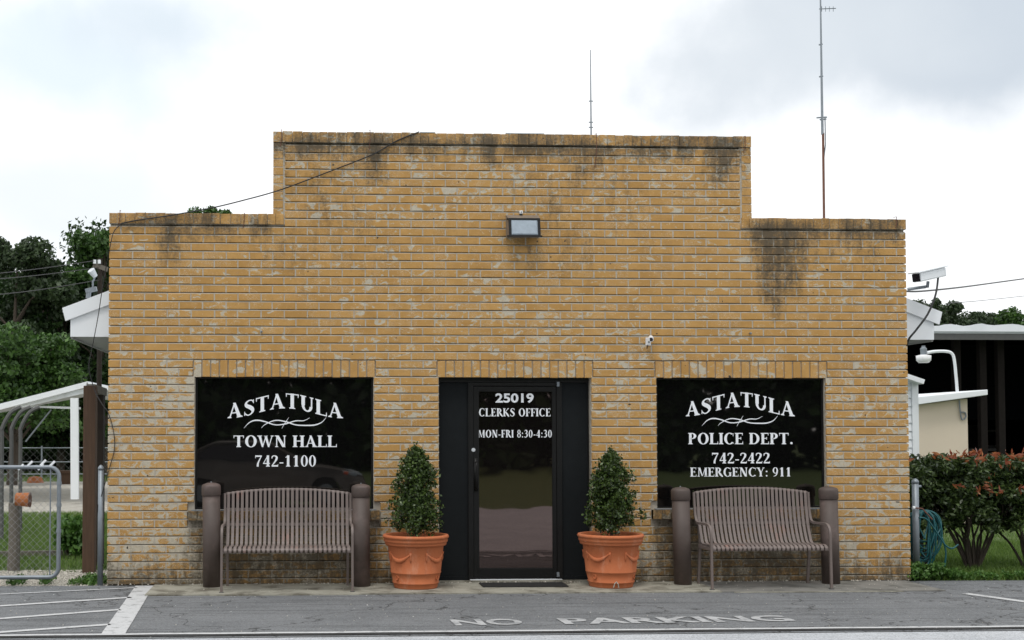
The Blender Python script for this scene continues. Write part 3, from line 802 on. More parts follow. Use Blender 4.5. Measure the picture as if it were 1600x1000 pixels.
line('POLICE DEPT.', 1075.5, 1239.5, 694, 676.5, yl, w3)
line('742-2422', 1112, 1203.5, 724, 707.5, yl, w3)
line('EMERGENCY: 911', 1078.5, 1237, 744.5, 730.5, yl, w3)
# entrance
dx0, dx1 = OP[1][0]+.003, OP[1][1]-.003; DY = .11
def fx(p): return P(p, 750, DY).x
def fz(p): return P(805, p, DY).z
zt = ZO-.003; zb = .002
fl, fr = fx(733), fx(876)
mb = MB()
mb.box(dx0, dx0+.012, DY-.02, DY+.06, zb, zt-.05); mb.box(dx1-.012, dx1, DY-.02, DY+.06, zb, zt-.05)
mb.box(dx0, dx1, DY-.0205, DY+.06, zt-.05, zt)
mb.box(fl-.012, fl+.045, DY-.026, DY+.06, zb, zt-.052); mb.box(fr-.045, fr+.012, DY-.026, DY+.06, zb, zt-.052)
mb.box(fl+.045, fr-.045, DY-.0262, DY+.06, fz(603), zt-.052)
mb.build('door_frame', 'frame', hall, bevel=.002)
for a, b in ((dx0+.012, fl-.012), (fr+.012, dx1-.012)):
    mb = MB(); mb.box(a+.0, b, DY, DY+.03, zb+.05, zt-.052)
    mb.box(a, b, DY-.014, DY-.001, zb, zb+.05)
    mb.build('side_panel', 'panel', hall)
mb = MB(); lx0, lx1 = fl+.048, fr-.048; lz0, lz1 = .035, fz(604)
gx0, gx1, gz0, gz1 = fx(747.5), fx(863.5), fz(888), fz(611)
yd = DY-.018
mb.box(lx0, gx0, yd, yd+.044, lz0, lz1); mb.box(gx1, lx1, yd, yd+.044, lz0, lz1)
mb.box(gx0, gx1, yd+.0005, yd+.044, lz0, gz0); mb.box(gx0, gx1, yd+.0005, yd+.044, gz1, lz1)
door = mb.build('door', 'frame', hall, bevel=.003)
mb = MB(); mb.box(gx0-.002, gx1+.002, yd+.014, yd+.020, gz0-.002, gz1+.002); mb.build('pane', 'doorglass', door)
mb = MB()
for a in ((gx0, gx1, gz0, gz0+.006), (gx0, gx1, gz1-.006, gz1), (gx0, gx0+.006, gz0+.006, gz1-.006), (gx1-.006, gx1, gz0+.006, gz1-.006)):
    mb.box(a[0], a[1], yd+.004, yd+.0135, a[2], a[3])
mb.build('glazing_bead', 'frame', door)
ly = yd+.0125
line('CLERKS OFFICE', 748, 860.5, 650.5, 638, ly, door, GLB, track=.07)
line('MON-FRI 8:30-4:30', 747, 862.5, 683.5, 671.8, ly, door, GLB, track=.08)
V, Fs = builtin_text('25019', .03)
a, b = P(774, 629.5, ly), P(834, 614.5, ly)
V[:, 0] *= (b.x-a.x)/V[:, 0].max(); V[:, 1] *= (b.z-a.z)/V[:, 1].max()
MB().add([(a.x+v[0], ly-.0004, a.z+v[1]) for v in V], Fs).build('lettering', 'letter', door)
hz = lambda p: P(742, p, yd).z
hx = P(743.5, 720, yd).x
mb = MB(); mb.tube([(hx, yd-.001, hz(764)), (hx, yd-.05, hz(762)), (hx, yd-.055, hz(745)), (hx, yd-.055, hz(728)), (hx, yd-.05, hz(724)), (hx, yd-.001, hz(722))], .011, 8)
mb.box(hx-.02, hx+.02, yd-.006, yd-.0005, hz(768), hz(716))
mb.build('handle', 'frame', door, smooth=True)
mb = MB(); c = P(739.5, 703, yd); 
mb.tube([(c.x, yd-.012, c.z), (c.x, yd, c.z)], .021, 20); mb.tube([(c.x, yd-.016, c.z), (c.x, yd-.011, c.z)], .012, 16)
mb.build('lock', 'tin', door)
for p in (601, 898):
    c = P(871.5, p, yd); mb = MB(); mb.box(c.x-.014, c.x+.014, yd-.022, yd-.009, c.z-.02, c.z+.03); mb.build('hinge', 'galv', door)
mb = MB(); mb.box(fl+.0, fr, DY-.065, DY+.05, .001, .024); mb.build('threshold', 'tin', hall, bevel=.003)
mb = MB(); mb.box(dx0, dx1, .035, DY-.066, .0, .018); mb.build('doorstep', 'concrete', hall)
# dark interior box behind the openings and body of the building
mb = MB()
mb.box(XL+.03, XL+.2, TH, 11, -.03, 2.75); mb.box(XR-.2, XR-.03, TH, 11, -.03, 2.75); mb.box(XL+.2, XR-.2, 10.8, 11, -.03, 2.75)
mb.box(XL+.2, XR-.2, TH+.3, TH+.32, -.03, 2.7)
mb.build('rear_wall', 'whitepaint', hall)
# gable roof behind the parapet
def sloped_roof(xl, xr, ze, y0, y1):
    xc = (XL+XR)/2; zr = ze+(xc-xl)*math.tan(R(21))
    zr2 = zr
    mb = MB(); t = .05
    mb.prism([(xl, ze), (xc, zr), (xr, ze+ .0), (xr, ze-t), (xc, zr-t*1.1), (xl, ze-t)], y0, y1)
    return mb, zr
YR = .32
xl_e = P(98, 481, YR).x; ze = P(98, 481, YR).z
xr_e = P(1470, 479, YR).x
mb, zr = sloped_roof(xl_e, xr_e, ze, YR, 11.4)
roof = mb.build('roof', 'tin', hall)
xc = (XL+XR)/2
for s, xe in ((-1, xl_e), (1, xr_e)):
    mb = MB(); hgt = .145
    x_in = xc
    tan = (zr-ze)/abs(xc-xe)
    a = (xe, ze-.004); b = (x_in, zr-.004)
    pts = [a, b, (b[0], b[1]-hgt), (xe-s*.035, ze-hgt+.0)]
    if s > 0: pts = pts[::-1]
    mb.prism(pts, YR-.03, YR-.002); mb.build('rake_board', 'whitepaint', roof)
    # cornice return, boxed soffit and eave running back
    xi = XL+.02 if s < 0 else XR-.02
    xo = xe-s*.085
    zb_, zt_ = P(111, 526, YR).z, P(111, 494, YR).z
    pts = [(xo, zb_), (xi, zb_), (xi, zt_+abs(xi-xo)*tan*.9), (xo, zt_)]
    if s > 0: pts = pts[::-1]
    mb = MB(); mb.prism(pts, YR-.002, YR+.02); mb.build('gable_return', 'whitepaint', roof)
    mb = MB(); x_a, x_b = sorted((xo, xi-s*-.06))
    mb.box(x_a, x_b, YR+.021, 11.3, zb_, zb_+.015)
    mb.build('soffit', 'soffit', roof)
    mb = MB(); x_a, x_b = sorted((xo, xo-s*.02)); mb.box(x_a, x_b, YR+.021, 11.3, zb_-.02, zt_)
    mb.build('fascia', 'soffit', roof)
# roof membrane edges that lap the top coping, rusty ties
mb = MB()
for p0, p1 in ((656, 680), (790, 850)):
    mb.box(P(p0, 206).x, P(p1, 206).x, -.02, .15, ZT+.0045, ZT+.013)
mb.build('parapet_flashing', 'tin', hall)
for px, pa, pb in ((188, 330, 352), (382, 334, 356), (440, 204, 230), (578, 204, 238), (931, 210, 262), (1163, 214, 240), (1399, 340, 360)):
    mb = MB(); a = P(px, pa); b = P(px-2, pb); mb.tube([(a.x, .04, a.z+.01), (a.x, -.026, a.z+.005), (a.x, -.028, (a.z+b.z)/2), (b.x, -.016, b.z)], .0035, 5)
    mb.build('coping_tie', 'rust', hall)

# ------------------------------------------------------------------ wall light
c0, c1 = P(790, 374), P(841, 338)
t = thing('wall_light', ((c0.x+c1.x)/2, -.012, (c0.z+c1.z)/2), 'boxy bronze floodlight fixed high on the brick above the door', 'light')
x0, x1, z0, z1 = c0.x, c1.x, c0.z, c1.z
mb = MB(); yf = -.17; d = .028
V = [(x0,-.013,z0+.02),(x1,-.013,z0+.02),(x1,-.013,z1+.01),(x0,-.013,z1+.01),(x0+.008,yf,z0),(x1-.008,yf,z0),(x1-.008,yf+.04,z1-.045),(x0+.008,yf+.04,z1-.045)]
mb.add(V, [(0,1,2,3)[::-1],(0,4,5,1)[::-1],(3,2,6,7)[::-1],(0,3,7,4)[::-1],(1,5,6,2)[::-1]])
mb.build('housing', 'lamphouse', t)
def fr_(u, v, off=0.): # on the sloped front
    a = Vector(V[4]).lerp(Vector(V[5]), u); b = Vector(V[7]).lerp(Vector(V[6]), u); p = a.lerp(b, v); p.y -= off; return p
mb = MB()
for u0, u1, v0, v1 in ((0, 1, 0, .10), (0, 1, .90, 1), (0, .08, .10, .90), (.92, 1, .10, .90)):
    q = [fr_(u0, v0, .012), fr_(u1, v0, .012), fr_(u1, v1, .012), fr_(u0, v1, .012), fr_(u0, v0), fr_(u1, v0), fr_(u1, v1), fr_(u0, v1)]
    mb.add(q, [(0,1,2,3),(0,4,5,1),(1,5,6,2),(2,6,7,3),(3,7,4,0)])
mb.build('lens_frame', 'frame', t)
mb = MB(); q = [fr_(.08, .10, .004), fr_(.92, .10, .004), fr_(.92, .90, .004), fr_(.08, .90, .004), fr_(.13, .17, .014), fr_(.87, .17, .014), fr_(.87, .85, .014), fr_(.13, .85, .014)]
mb.add(q, [(4,5,6,7),(0,1,5,4),(1,2,6,5),(2,3,7,6),(3,0,4,7)]); mb.build('lens', 'lampglass', t)
for u, v in ((-.03, .95), (-.03, .05), (1.03, .05)):
    p = fr_(u, v); MB().tube([(p.x, p.y-.004, p.z), (p.x, p.y+.02, p.z)], .009, 8).build('screw', 'frame', t)
c = P(813.5, 333); t = thing('light_sensor', (c.x, -.012, c.z), 'tiny white light sensor on the brick just above the floodlight', 'sensor')
MB().box(c.x-.017, c.x+.017, -.04, -.0125, c.z-.012, c.z+.022).build('housing', 'weddot', t, bevel=.002)
MB().tube([(c.x, -.046, c.z+.004), (c.x, -.039, c.z+.004)], .007, 8).build('eye', 'galv', t)
MB().box(c.x-.016, c.x+.014, -.038, -.0125, c.z-.026, c.z-.013).build('clip', 'black', t)
# facade camera
c = P(1012, 535); t = thing('wall_camera', (c.x, -.012, c.z), 'small white camera bracketed to the brick above the right pier', 'camera')
MB().box(c.x-.028, c.x+.03, -.022, -.0125, c.z-.035, c.z+.05).build('mount_plate', 'weddot', t, bevel=.003)
MB().tube([(c.x+.005, -.02, c.z), (c.x+.005, -.07, c.z+.01)], .009, 8).build('bracket', 'galv', t)
MB().tube([(c.x+.02, -.05, c.z+.045), (c.x+.0, -.13, c.z+.022)], .028, 14).build('body', 'weddot', t, smooth=False)
MB().tube([(c.x+.0, -.131, c.z+.022), (c.x-.002, -.134, c.z+.021)], .02, 14).build('lens', 'lens', t)
MB().tube([(c.x-.01, -.03, c.z-.03), (c.x-.02, -.06, c.z-.05), (c.x-.018, -.03, c.z-.07)], .005, 6).build('plug', 'black', t)
for px, py, lb in ((408.5, 518, 'grey anchor bolt left alone in the brick above the left window'), (1171.5, 521, 'grey anchor bolt left alone in the brick above the right window')):
    c = P(px, py); mb = MB(); mb.tube([(c.x, -.035, c.z), (c.x, -.01, c.z)], .012, 8); mb.tube([(c.x, -.045, c.z+.005), (c.x, -.034, c.z)], .006, 6)
    tag(mb.build('anchor_bolt', 'galv'), lb, 'bolt', 'anchor bolts in the brick')
# cable over the facade
def catmull(pts, n=8): return [Vector(q) for q in spline([tuple(p) for p in pts], n)]
pts = [P(655, 206, -.03), P(620, 220, -.03), P(583, 241, -.035), P(520, 266, -.04), P(440, 296, -.045), P(380, 313, -.06), P(330, 325, -.06), P(270, 336, -.045), P(215, 344, -.04), P(190, 349, -.035)]
tag(MB().tube(catmull(pts), .0065, 6).build('cable', 'black'), 'black cable sagging from the top parapet to the left corner', 'cable', 'black cables')
pts = [P(190, 349, -.035), P(178, 362, -.05), P(172, 385, -.05), P(167, 410, .05), P(160, 450, .1), P(154, 490, .1), P(147, 528, .12), P(143, 548, .12), P(139, 575, .12), P(148, 610, .12), P(160, 632, .02), P(169, 645, -.03), P(177, 672, -.03), P(179, 700, -.03), P(173, 725, -.03), P(167, 745, -.02), P(160, 770, .0), P(153, 795, .02), P(160, 830, .02), P(154, 855, .02), P(161, 885, .02)]
tag(MB().tube(catmull(pts, 6), .005, 6).build('cable', 'black'), 'thin black cable drooping down the left corner of the building', 'cable', 'black cables')

# ------------------------------------------------------------------ antennas on the roof
t = thing('antenna', P(924, 240, 1.2), 'short whip antenna rising above the centre of the parapet', 'antenna', 'roof antennas')
MB().tube([P(924, 250, 1.2), P(922.5, 78, 1.2)], [.012, .005], 8).build('mast', 'galv', t)
for py in (158, 191, 199): 
    a = P(920, py, 1.2); b = P(926.5, py, 1.2); MB().tube([a, b], .007, 6).build('clamp', 'galv', t)
t = thing('antenna', P(1288, 360, 2.0), 'tall antenna mast with a rusty lower pole at the right', 'antenna', 'roof antennas')
MB().tube([P(1288, 380, 2.), P(1286, 208, 2.)], .016, 8).build('pole', 'rust', t)
MB().tube([P(1285, 210, 2.), P(1282, 0, 2.), P(1281.6, -60, 2.)], [.018, .010, .008], 8).build('mast', 'galv', t)
MB().tube([P(1289, 182, 2.), P(1290, 225, 1.98), P(1287, 250, 2.)], .007, 6).build('lead', 'galv', t)
for py, a, b in ((184, 1276, 1292), (14, 1280, 1306), (187, 1281, 1291), (70, 1279.5, 1285), (120, 1280, 1286)):
    mb = MB(); mb.tube([P(a, py, 2.), P(b, py-1, 2.)], .009 if py > 50 else .006, 6)
    if py == 14:
        for q in (1284, 1290, 1296, 1302): mb.tube([P(q, 10, 2.), P(q, 18, 2.)], .004, 5)
    mb.build('crossbar', 'galv', t)

# ------------------------------------------------------------------ roof-corner camera at the right
c = P(1449, 430, .28)
t = thing('security_camera', (c.x, .28, P(1449, 450, .28).z), 'white box security camera on the right end of the roof', 'camera')
d = Vector((-.30, -.2, -.085)).normalized()
mb = MB(); a = P(1472, 425, .36); b = P(1432, 434, .12); mb.beam(a, b, .105, .10); mb.build('housing', 'whitepaint', t, bevel=.012)
a2 = a+Vector((.005, 0, .062)); b2 = b+(b-a)*.12+Vector((0, 0, .058)); MB().beam(a2, b2, .13, .012).build('sunshield', 'whitepaint', t)
MB().beam(b+(b-a)*.005, b+(b-a)*.02, .09, .085).build('lens', 'lens', t)
mb = MB(); m = P(1450, 440, .25); mb.tube([m, P(1449, 449, .28)], .017, 8); mb.tube([P(1447, 448, .28), P(1418, 452, .34)], .018, 8); mb.build('bracket', 'galv', t)
mb = MB(); mb.tube(catmull([P(1466, 432, .3), P(1462, 460, .22), P(1450, 490, .2), P(1432, 515, .2), P(1420, 530, .22), P(1416, 545, .26)], 6), .011, 6); mb.build('cord', 'black', t)
def wire(pts, r, lb): tag(MB().tube(catmull(pts, 8), r, 5).build('overhead_wire', 'black'), lb, 'wire', 'overhead wires')
wire([P(1414, 455, .5), P(1440, 455, 1), P(1500, 449, 3), P(1560, 441, 6), P(1640, 430, 9)], .011, 'dark wire running from the roof corner to the right edge')
wire([P(1480, 474, 8), P(1540, 469, 12), P(1640, 458, 16)], .006, 'faint thin wire above the dark shed roof')
wire([P(-30, 430, 7), P(60, 420, 9), P(150, 407, 11)], .007, 'highest thin wire in front of the left trees')
wire([P(-30, 438, 7), P(60, 430, 9), P(155, 418, 11)], .007, 'second thin wire in front of the left trees')
wire([P(-30, 463, 7), P(60, 453, 9), P(158, 437, 11)], .007, 'lowest thin wire in front of the left trees')

# ------------------------------------------------------------------ bollards
def bollard(px, yy, top_py, lean, lb):
    base = P(px, 800, yy); x = base.x; h = P(px, top_py, yy).z
    t = thing('bollard', (x, yy, 0), lb, 'bollard', 'brown bollards beside the benches')
    MB().lathe([(.092, 0), (.092, h-.13)], x, yy, 28).build('post', 'bollard', t, smooth=False).data.shade_smooth()
    mb = MB(); mb.lathe([(.096, h-.135), (.1, h-.13), (.1, h-.045), (.097, h-.030), (.085, h-.017), (.05, h-.004), (.012, h+.001)], x, yy, 28); mb.build('cap', 'bollard', t, smooth=True)
    MB().lathe([(.008, h), (.008, h+.008), (.003, h+.011)], x, yy, 10).build('screw', 'galv', t)
    t.rotation_euler = (0, R(lean), 0)
bollard(331.5, -.22, 754, -.6, 'brown bollard left of the town hall bench')
bollard(564.5, -.24, 756, -.2, 'brown bollard between the town hall bench and a potted shrub')
bollard(1066, -.24, 761, -1.0, 'leaning brown bollard left of the police bench')
bollard(1297, -.24, 760, -.9, 'brown bollard at the right end of the police bench')

# ------------------------------------------------------------------ benches
def bench(loc, rz, W, lb, zs=.43, zt=.965, rise=.045):
    t = thing('park_bench', (0, 0, 0), lb, 'bench', 'brown slatted benches')
    def arch(x): return rise*(1-(abs(x)/(W/2))**2.2)
    # slat centre line in the y,z plane: back top -> seat bend -> front roll (y negative is the front)
    def prof(x):
        top = zt+arch(x)
        pts = [(.215, top+.002), (.200, top+.008), (.185, top-.012), (.165, .80), (.125, .62), (.075, .50), (.045, .452), (.0, .436), (-.12, .440), (-.25, .447), (-.300, .440), (-.325, .415), (-.322, .392)]
        return spline(pts, 2)
    n = 27; pitch = (W-.05)/(n-1)
    for i in range(n):
        x = -(W-.05)/2+i*pitch; pr = prof(x); w_ = .0285; th = .006; mb = MB(); vs = []; fs = []
        for k, (y, z) in enumerate(pr):
            a = pr[max(k-1, 0)]; b = pr[min(k+1, len(pr)-1)]; dy, dz = b[0]-a[0], b[1]-a[1]; l = math.hypot(dy, dz); ny, nz_ = -dz/l*th/2, dy/l*th/2
            if nz_ < 0 and False: ny, nz_ = -ny, -nz_
            for sx, sn in ((-1, 1), (1, 1), (1, -1), (-1, -1)): vs.append((x+sx*w_/2, y+sn*ny, z+sn*nz_))
        for k in range(len(pr)-1):
            for q in range(4): fs.append((4*k+q, 4*k+(q+1) % 4, 4*k+4+(q+1) % 4, 4*k+4+q))
        fs += [(0, 1, 2, 3), tuple(4*(len(pr)-1)+q for q in (3, 2, 1, 0))]
        mb.add(vs, fs); mb.build('slat', 'benchseat', t)
    # rails behind the slats
    for z, y in ((.80, .176), (.645, .141)):
        MB().beam((-W/2, y, z), (W/2, y, z), .006, .028).build('rail', 'bench', t)
    mb = MB(); mb.tube([(x, .202, zt+arch(x)-.004) for x in np.linspace(-W/2-.005, W/2+.005, 17)], .013, 8); mb.build('top_rail', 'bench', t, smooth=True)
    MB().tube([(-W/2, -.30, .418), (W/2, -.30, .418)], .016, 8).build('seat_rail', 'bench', t, smooth=True)
    MB().beam((-W/2, .03, .418), (W/2, .03, .418), .025, .03).build('seat_rail', 'bench', t)
    for s in (-1, 1):
        x = s*(W/2+.012)
        fr = spline([(x, -.345, 0), (x, -.335, .30), (x, -.330, .52), (x, -.315, .60), (x, -.27, .645), (x, -.18, .655), (x, .0, .65), (x, .10, .655), (x, .15, .70), (x, .18, .80), (x, .200, zt)], 4)
        mb = MB()
        for a, b in zip(fr[:-1], fr[1:]): pass
        vs = []; fs = []; hw, ht = .019, .006
        for k, p in enumerate(fr):
            a = fr[max(k-1, 0)]; b = fr[min(k+1, len(fr)-1)]; dy, dz = b[1]-a[1], b[2]-a[2]; l = math.hypot(dy, dz) or 1
            for sx, sn in ((-1, 1), (1, 1), (1, -1), (-1, -1)): vs.append((p[0]+sx*hw*.62, p[1]-sn*dz/l*.012, p[2]+sn*dy/l*.012))
        for k in range(len(fr)-1):
            for q in range(4): fs.append((4*k+q, 4*k+(q+1) % 4, 4*k+4+(q+1) % 4, 4*k+4+q))
        fs += [(0, 1, 2, 3), tuple(4*(len(fr)-1)+q for q in (3, 2, 1, 0))]
        mb.add(vs, fs); mb.build('armrest_frame', 'bench', t)
        mb = MB(); mb.beam((x-s*.03, .17, 0), (x-s*.03, .10, .44), .026, .026); mb.beam((x-s*.03, .10, .44), (x-s*.03, .18, .80), .024, .024); mb.build('leg', 'bench', t)
        MB().beam((x-s*.014, -.33, .405), (x-s*.014, .11, .405), .012, .03).build('side_rail', 'bench', t)
        MB().box(x-.022, x+.022, -.362, -.328, 0, .008).build('foot', 'shedtrim', t)
    t.location = loc; t.rotation_euler = (0, 0, rz)
xb = P(449.5, 850, -.30).x
bench((xb, -.36, 0), R(0), 1.29, 'brown slatted bench under the town hall window, seen head on')
bench((P(1186, 850, -.38).x, -.37, 0), R(0.5), 1.22, 'brown slatted bench under the police window, beside the right pot')

# ------------------------------------------------------------------ terracotta pots and shrubs
def pot(px, yy, lb):
    x = P(px, 830, yy).x; rt, rb, h = .335, .222, .548
    t = thing('flower_pot', (x, yy, 0), lb, 'pot', 'terracotta pots flanking the door')
    body = [(rb, 0), (rb+.004, .012), (rb+.013, .05), (rb+.020, .052), (rb+.021, .062), (rb+.014, .066), (rb+.036, .155), (rb+.041, .158), (rb+.041, .166), (rb+.038, .170), (rt-.045, .44), (rt-.038, .445)]
    MB().lathe(body, x, yy, 48).build('pot_body', 'terracotta', t, smooth=True)
    rim = [(rt-.05, .438), (rt-.022, .440), (rt-.014, .455), (rt-.016, .470), (rt-.006, .475), (rt-.002, .490), (rt-.004, .512), (rt+.006, .515), (rt+.010, .530), (rt+.002, .546), (rt-.02, .548), (rt-.035, .54), (rt-.045, .50)]
    MB().lathe(rim, x, yy, 48, cap=False).build('rim', 'terracotta', t, smooth=True)
    MB().lathe([(.01, .505), (rt-.044, .503)], x, yy, 32, cap=False).build('soil', 'soil', t)
    def rad(z): return lerp(rb+.038, rt-.045, (z-.17)/.27)
    for k in range(4):            # festoons
        a0 = R(-90+46+90*k-28); a1 = R(-90+46+90*k+28); mb = MB()
        pts = []; rs = []
        for i in range(13):
            u = i/12; a = lerp(a0, a1, u); z = .365-.075*math.sin(math.pi*u); r_ = rad(z)-.003
            pts.append((x+r_*math.cos(a), yy+r_*math.sin(a), z)); rs.append((.006+.017*math.sin(math.pi*u)**1.5)*(1+.22*(i % 2)))
        mb.tube(pts, rs, 7)
        for a in (a0, a1):
            zz = [.375, .345, .31, .28]; mb.tube([(x+(rad(q)+.002)*math.cos(a), yy+(rad(q)+.002)*math.sin(a), q) for q in zz], [.012, .007, .011, .004], 6)
        mb.build('garland', 'terracotta', t, smooth=True)
        a = R(-90+55+90*k+(-20 if k == 3 else 0)); mb = MB(); r_ = rb+.028; c = Vector((x+r_*math.cos(a), yy+r_*math.sin(a), .115))
        tx = Vector((-math.sin(a), math.cos(a), 0))
        mb.tube([c+tx*.020*math.cos(q)+Vector((0, 0, .022*math.sin(q))) for q in np.linspace(0, 2*math.pi, 13)], .006, 5, cap=False)
        mb.build('rosette', 'terracotta', t, smooth=True)
    return t, x
def topiary(x, yy, ztop, wid, lb, sd):
    t = thing('potted_shrub', (x, yy, .5), lb, 'shrub', 'conical shrubs in the terracotta pots')
    mb = MB(); r_ = random.Random(sd)
    mb.tube([(x, yy, .49), (x+.01, yy, .8), (x-.01, yy, ztop-.1)], [.018, .013, .005], 7)
    tips = []
    for i in range(70):
        u = r_.random()**.8; z = lerp(.60, ztop-.1, u); a = r_.uniform(0, 6.28)
        rr = wid*min(1, .82+u)*(1-u)**.50*(.80+.30*math.sin(a*3+sd)+.26*math.sin(u*14+a*2))*r_.uniform(.75, 1.08)
        rr = min(rr, wid*(1.0-.45*u))
        tip = (x+rr*math.cos(a), yy+rr*math.sin(a), z+.06)
        mb.tube([(x, yy, z-.05), ((x+tip[0])/2, (yy+tip[1])/2, z), tip], [.006, .004, .002], 4); tips.append(tip)
    tips.append((x, yy, ztop-.03))
    mb.build('trunk', 'bark', t)
    C = []; Rr = []
    for i in range(420):
        u = r_.random()**.9; z = lerp(.585, ztop-.06, u); a = r_.uniform(0, 6.28)
        rr = wid*min(1, .80+u)*((1-u)**.50*.80+.06)*math.sqrt(r_.random())*(.9+.16*math.sin(a*4+sd))
        C.append((x+rr*math.cos(a), yy+rr*math.sin(a), z)); Rr.append(r_.uniform(.04, .075))
    for tp in tips:
        C.append(tp); Rr.append(.045)
        if r_.random() < .5: C.append((x+(tp[0]-x)*1.04, yy+(tp[1]-yy)*1.04, tp[2]+.05)); Rr.append(.028)
    leaves(clump_points(C, Rr, 12500, .9), .036, 'crown', 'topiary', t, aspect=.6)
    return t
p1, x1_ = pot(649.5, -.36, 'terracotta garland pot left of the door')
p2, x2_ = pot(954, -.36, 'terracotta garland pot with a white mark, right of the door')
MB().tube([(x2_-.03, -.585, .0+.012), (x2_-.022, -.600, .055), (x2_-.005, -.604, .072), (x2_+.012, -.600, .05), (x2_+.022, -.59, .012)], .0055, 6).build('chip_mark', 'stone', p2)
c = P(644, 905, -.6); MB().tube([(c.x, -.595, c.z), (c.x, -.585, c.z)], .012, 10).build('drain_plug', 'stone', p1)
topiary(P(650, 800, -.36).x, -.36, P(655, 696, -.36).z, .355, 'dense conical shrub in the pot left of the door', 3)
topiary(P(955, 800, -.36).x, -.36, P(960, 703, -.36).z, .335, 'narrower conical shrub in the pot right of the door', 8)
# door mat
a, b = G(755, 918), G(878, 911)
tag(MB().box(a.x, b.x, a.y+.0, b.y-.02, .0005, .014).build('door_mat', 'rubber', bevel=.004), 'thin black rubber mat lying before the door', 'mat')

# ================================================================== LEFT YARD
def tree(name, x, y, h, rad, n, size, mat, lb, trunk_r=.18, zc=.62, seed=1, squash=.8, group=None, clumps=60, cr=.28, low=.15):
    r_ = random.Random(seed)
    t = thing(name, (x, y, -.03), lb, 'tree', group)
    mb = MB(); top = h*.85
    mb.tube([(x, y, -.03), (x+.1*rad*.3, y, h*.25), (x-.05*rad, y, h*.5), (x, y, top)], [trunk_r, trunk_r*.8, trunk_r*.55, trunk_r*.15], 8)
    C = []; Rr = []
    for i in range(clumps):
        u = r_.random(); z = lerp(h*low, h*.95, u)
        prof = math.sin(math.pi*min(1, max(0.04, (z/h-low+.12)/(1.02-low+.12))))**.55
        a = r_.uniform(0, 6.28); rr = rad*prof*math.sqrt(r_.random())*r_.uniform(.75, 1.1)
        c = (x+rr*math.cos(a), y+rr*math.sin(a), z); C.append(c); Rr.append(rad*cr*r_.uniform(.55, 1.15))
        if i % 3 == 0: mb.tube([(x, y, max(h*.2, z-rad*.5)), ((x+c[0])/2, (y+c[1])/2, z-rad*.15), c], [trunk_r*.35, trunk_r*.2, trunk_r*.06], 5)
    mb.build('trunk', 'bark', t)
    leaves(clump_points(C, Rr, n, squash, .45), size, 'crown', mat, t, aspect=.6)
    return t
def tree_px(name, px, ytop_px, dist_y, rad, n, size, mat, lb, **k):
    x = P(px, 600, dist_y).x; h = P(px, ytop_px, dist_y).z; return tree(name, x, dist_y, h, rad, n, size, mat, lb, **k)
gl = 'trees behind the left yard'
tree_px('broadleaf_tree', 25, 366, 32.0, 2.25, 22000, 0.20, 'leafgrey', 'greyish tree crown rising highest at the far left', seed=3, group=gl, clumps=50, low=.3)
tree_px('broadleaf_tree', 95, 420, 35.0, 3.45, 30000, 0.23, 'leaf', 'dark dense tree in the middle of the left background', seed=4, group=gl, clumps=90)
tree_px('broadleaf_tree', 163, 352, 33.5, 2.55, 20000, 0.20, 'leaf2', 'loose topped tree right against the building corner', seed=12, group=gl, clumps=50, cr=.22)
tree_px('broadleaf_tree', 20, 520, 25.2, 2.17, 24000, 0.16, 'leaf2', 'low bright green tree at the far left', seed=9, group=gl, clumps=60, low=.45)
tree_px('broadleaf_tree', 205, 345, 39.5, 4.50, 30000, 0.24, 'leaf', 'dark tree mostly hidden behind the brick corner', seed=15, group=gl, clumps=90)
tree_px('broadleaf_tree', -60, 400, 38.0, 4.50, 26000, 0.24, 'leaf', 'broad dark tree cut off by the left edge', seed=16, group=gl, clumps=90)
tree_px('broadleaf_tree', 330, 306, 36.5, 1.95, 9000, 0.16, 'leaf2', 'treetop showing above the left parapet step', seed=19, group=gl, clumps=30, low=.5, cr=.22)
for i, (px, yt, dy) in enumerate(((-150, 470, 46), (-20, 480, 47), (90, 470, 46), (190, 460, 48))):
    tree_px('broadleaf_tree', px, yt, dy, 5, 16000, .36, 'leaf', ['shady tree at the back of the left yard, off the frame edge', 'shady tree at the back behind the carport beams', 'shady tree at the back above the carport peak', 'shady tree at the back by the brick corner'][i], seed=30+i, group=gl, clumps=80, low=.03)
# dark understorey of the wood
C = [(x, 40+1.2*math.sin(x*1.7), z) for x in np.arange(-46, -8, .8) for z in (.3, 1.3, 2.3, 3.3)]
o = leaves(clump_points(C, [1.1]*len(C), 50000, .9), .28, 'undergrowth', 'leaf'); tag(o, 'dark undergrowth below the left trees', kind='stuff')

# utility pole and roof spotlight
t = thing('utility_pole', P(157, 700, 11), 'weathered utility pole with a crossarm behind the left eave', 'pole')
t.location.z = -.03
a = P(156.5, 404, 11); MB().tube([(a.x, 11, -.03), (a.x, 11, a.z)], [.055, .045], 10).build('shaft', 'darkwood', t)
MB().beam(P(146, 414, 11), P(168, 421, 11), .09, .09).build('crossarm', 'greywood', t)
for px in (148, 155): MB().tube([P(px, 412, 10.95), P(px, 406, 10.95)], .03, 8).build('insulator', 'whitepaint', t)
t = thing('floodlight', P(140, 463, 1.5), 'small silver floodlight on a stem above the left eave', 'light')
MB().tube([P(138, 466, 1.5), P(139, 452, 1.5)], .03, 8).build('base', 'galv', t)
MB().beam(P(134, 455, 1.5), P(151, 451, 1.5), .06, .05).build('junction_box', 'galv', t)
MB().tube([P(145, 452, 1.5), P(145, 440, 1.5), P(148, 434, 1.5)], .012, 6).build('stem', 'galv', t)
MB().tube([P(149, 432, 1.5), P(142, 422, 1.45)], [.03, .045], 10).build('lamp_head', 'tin', t)
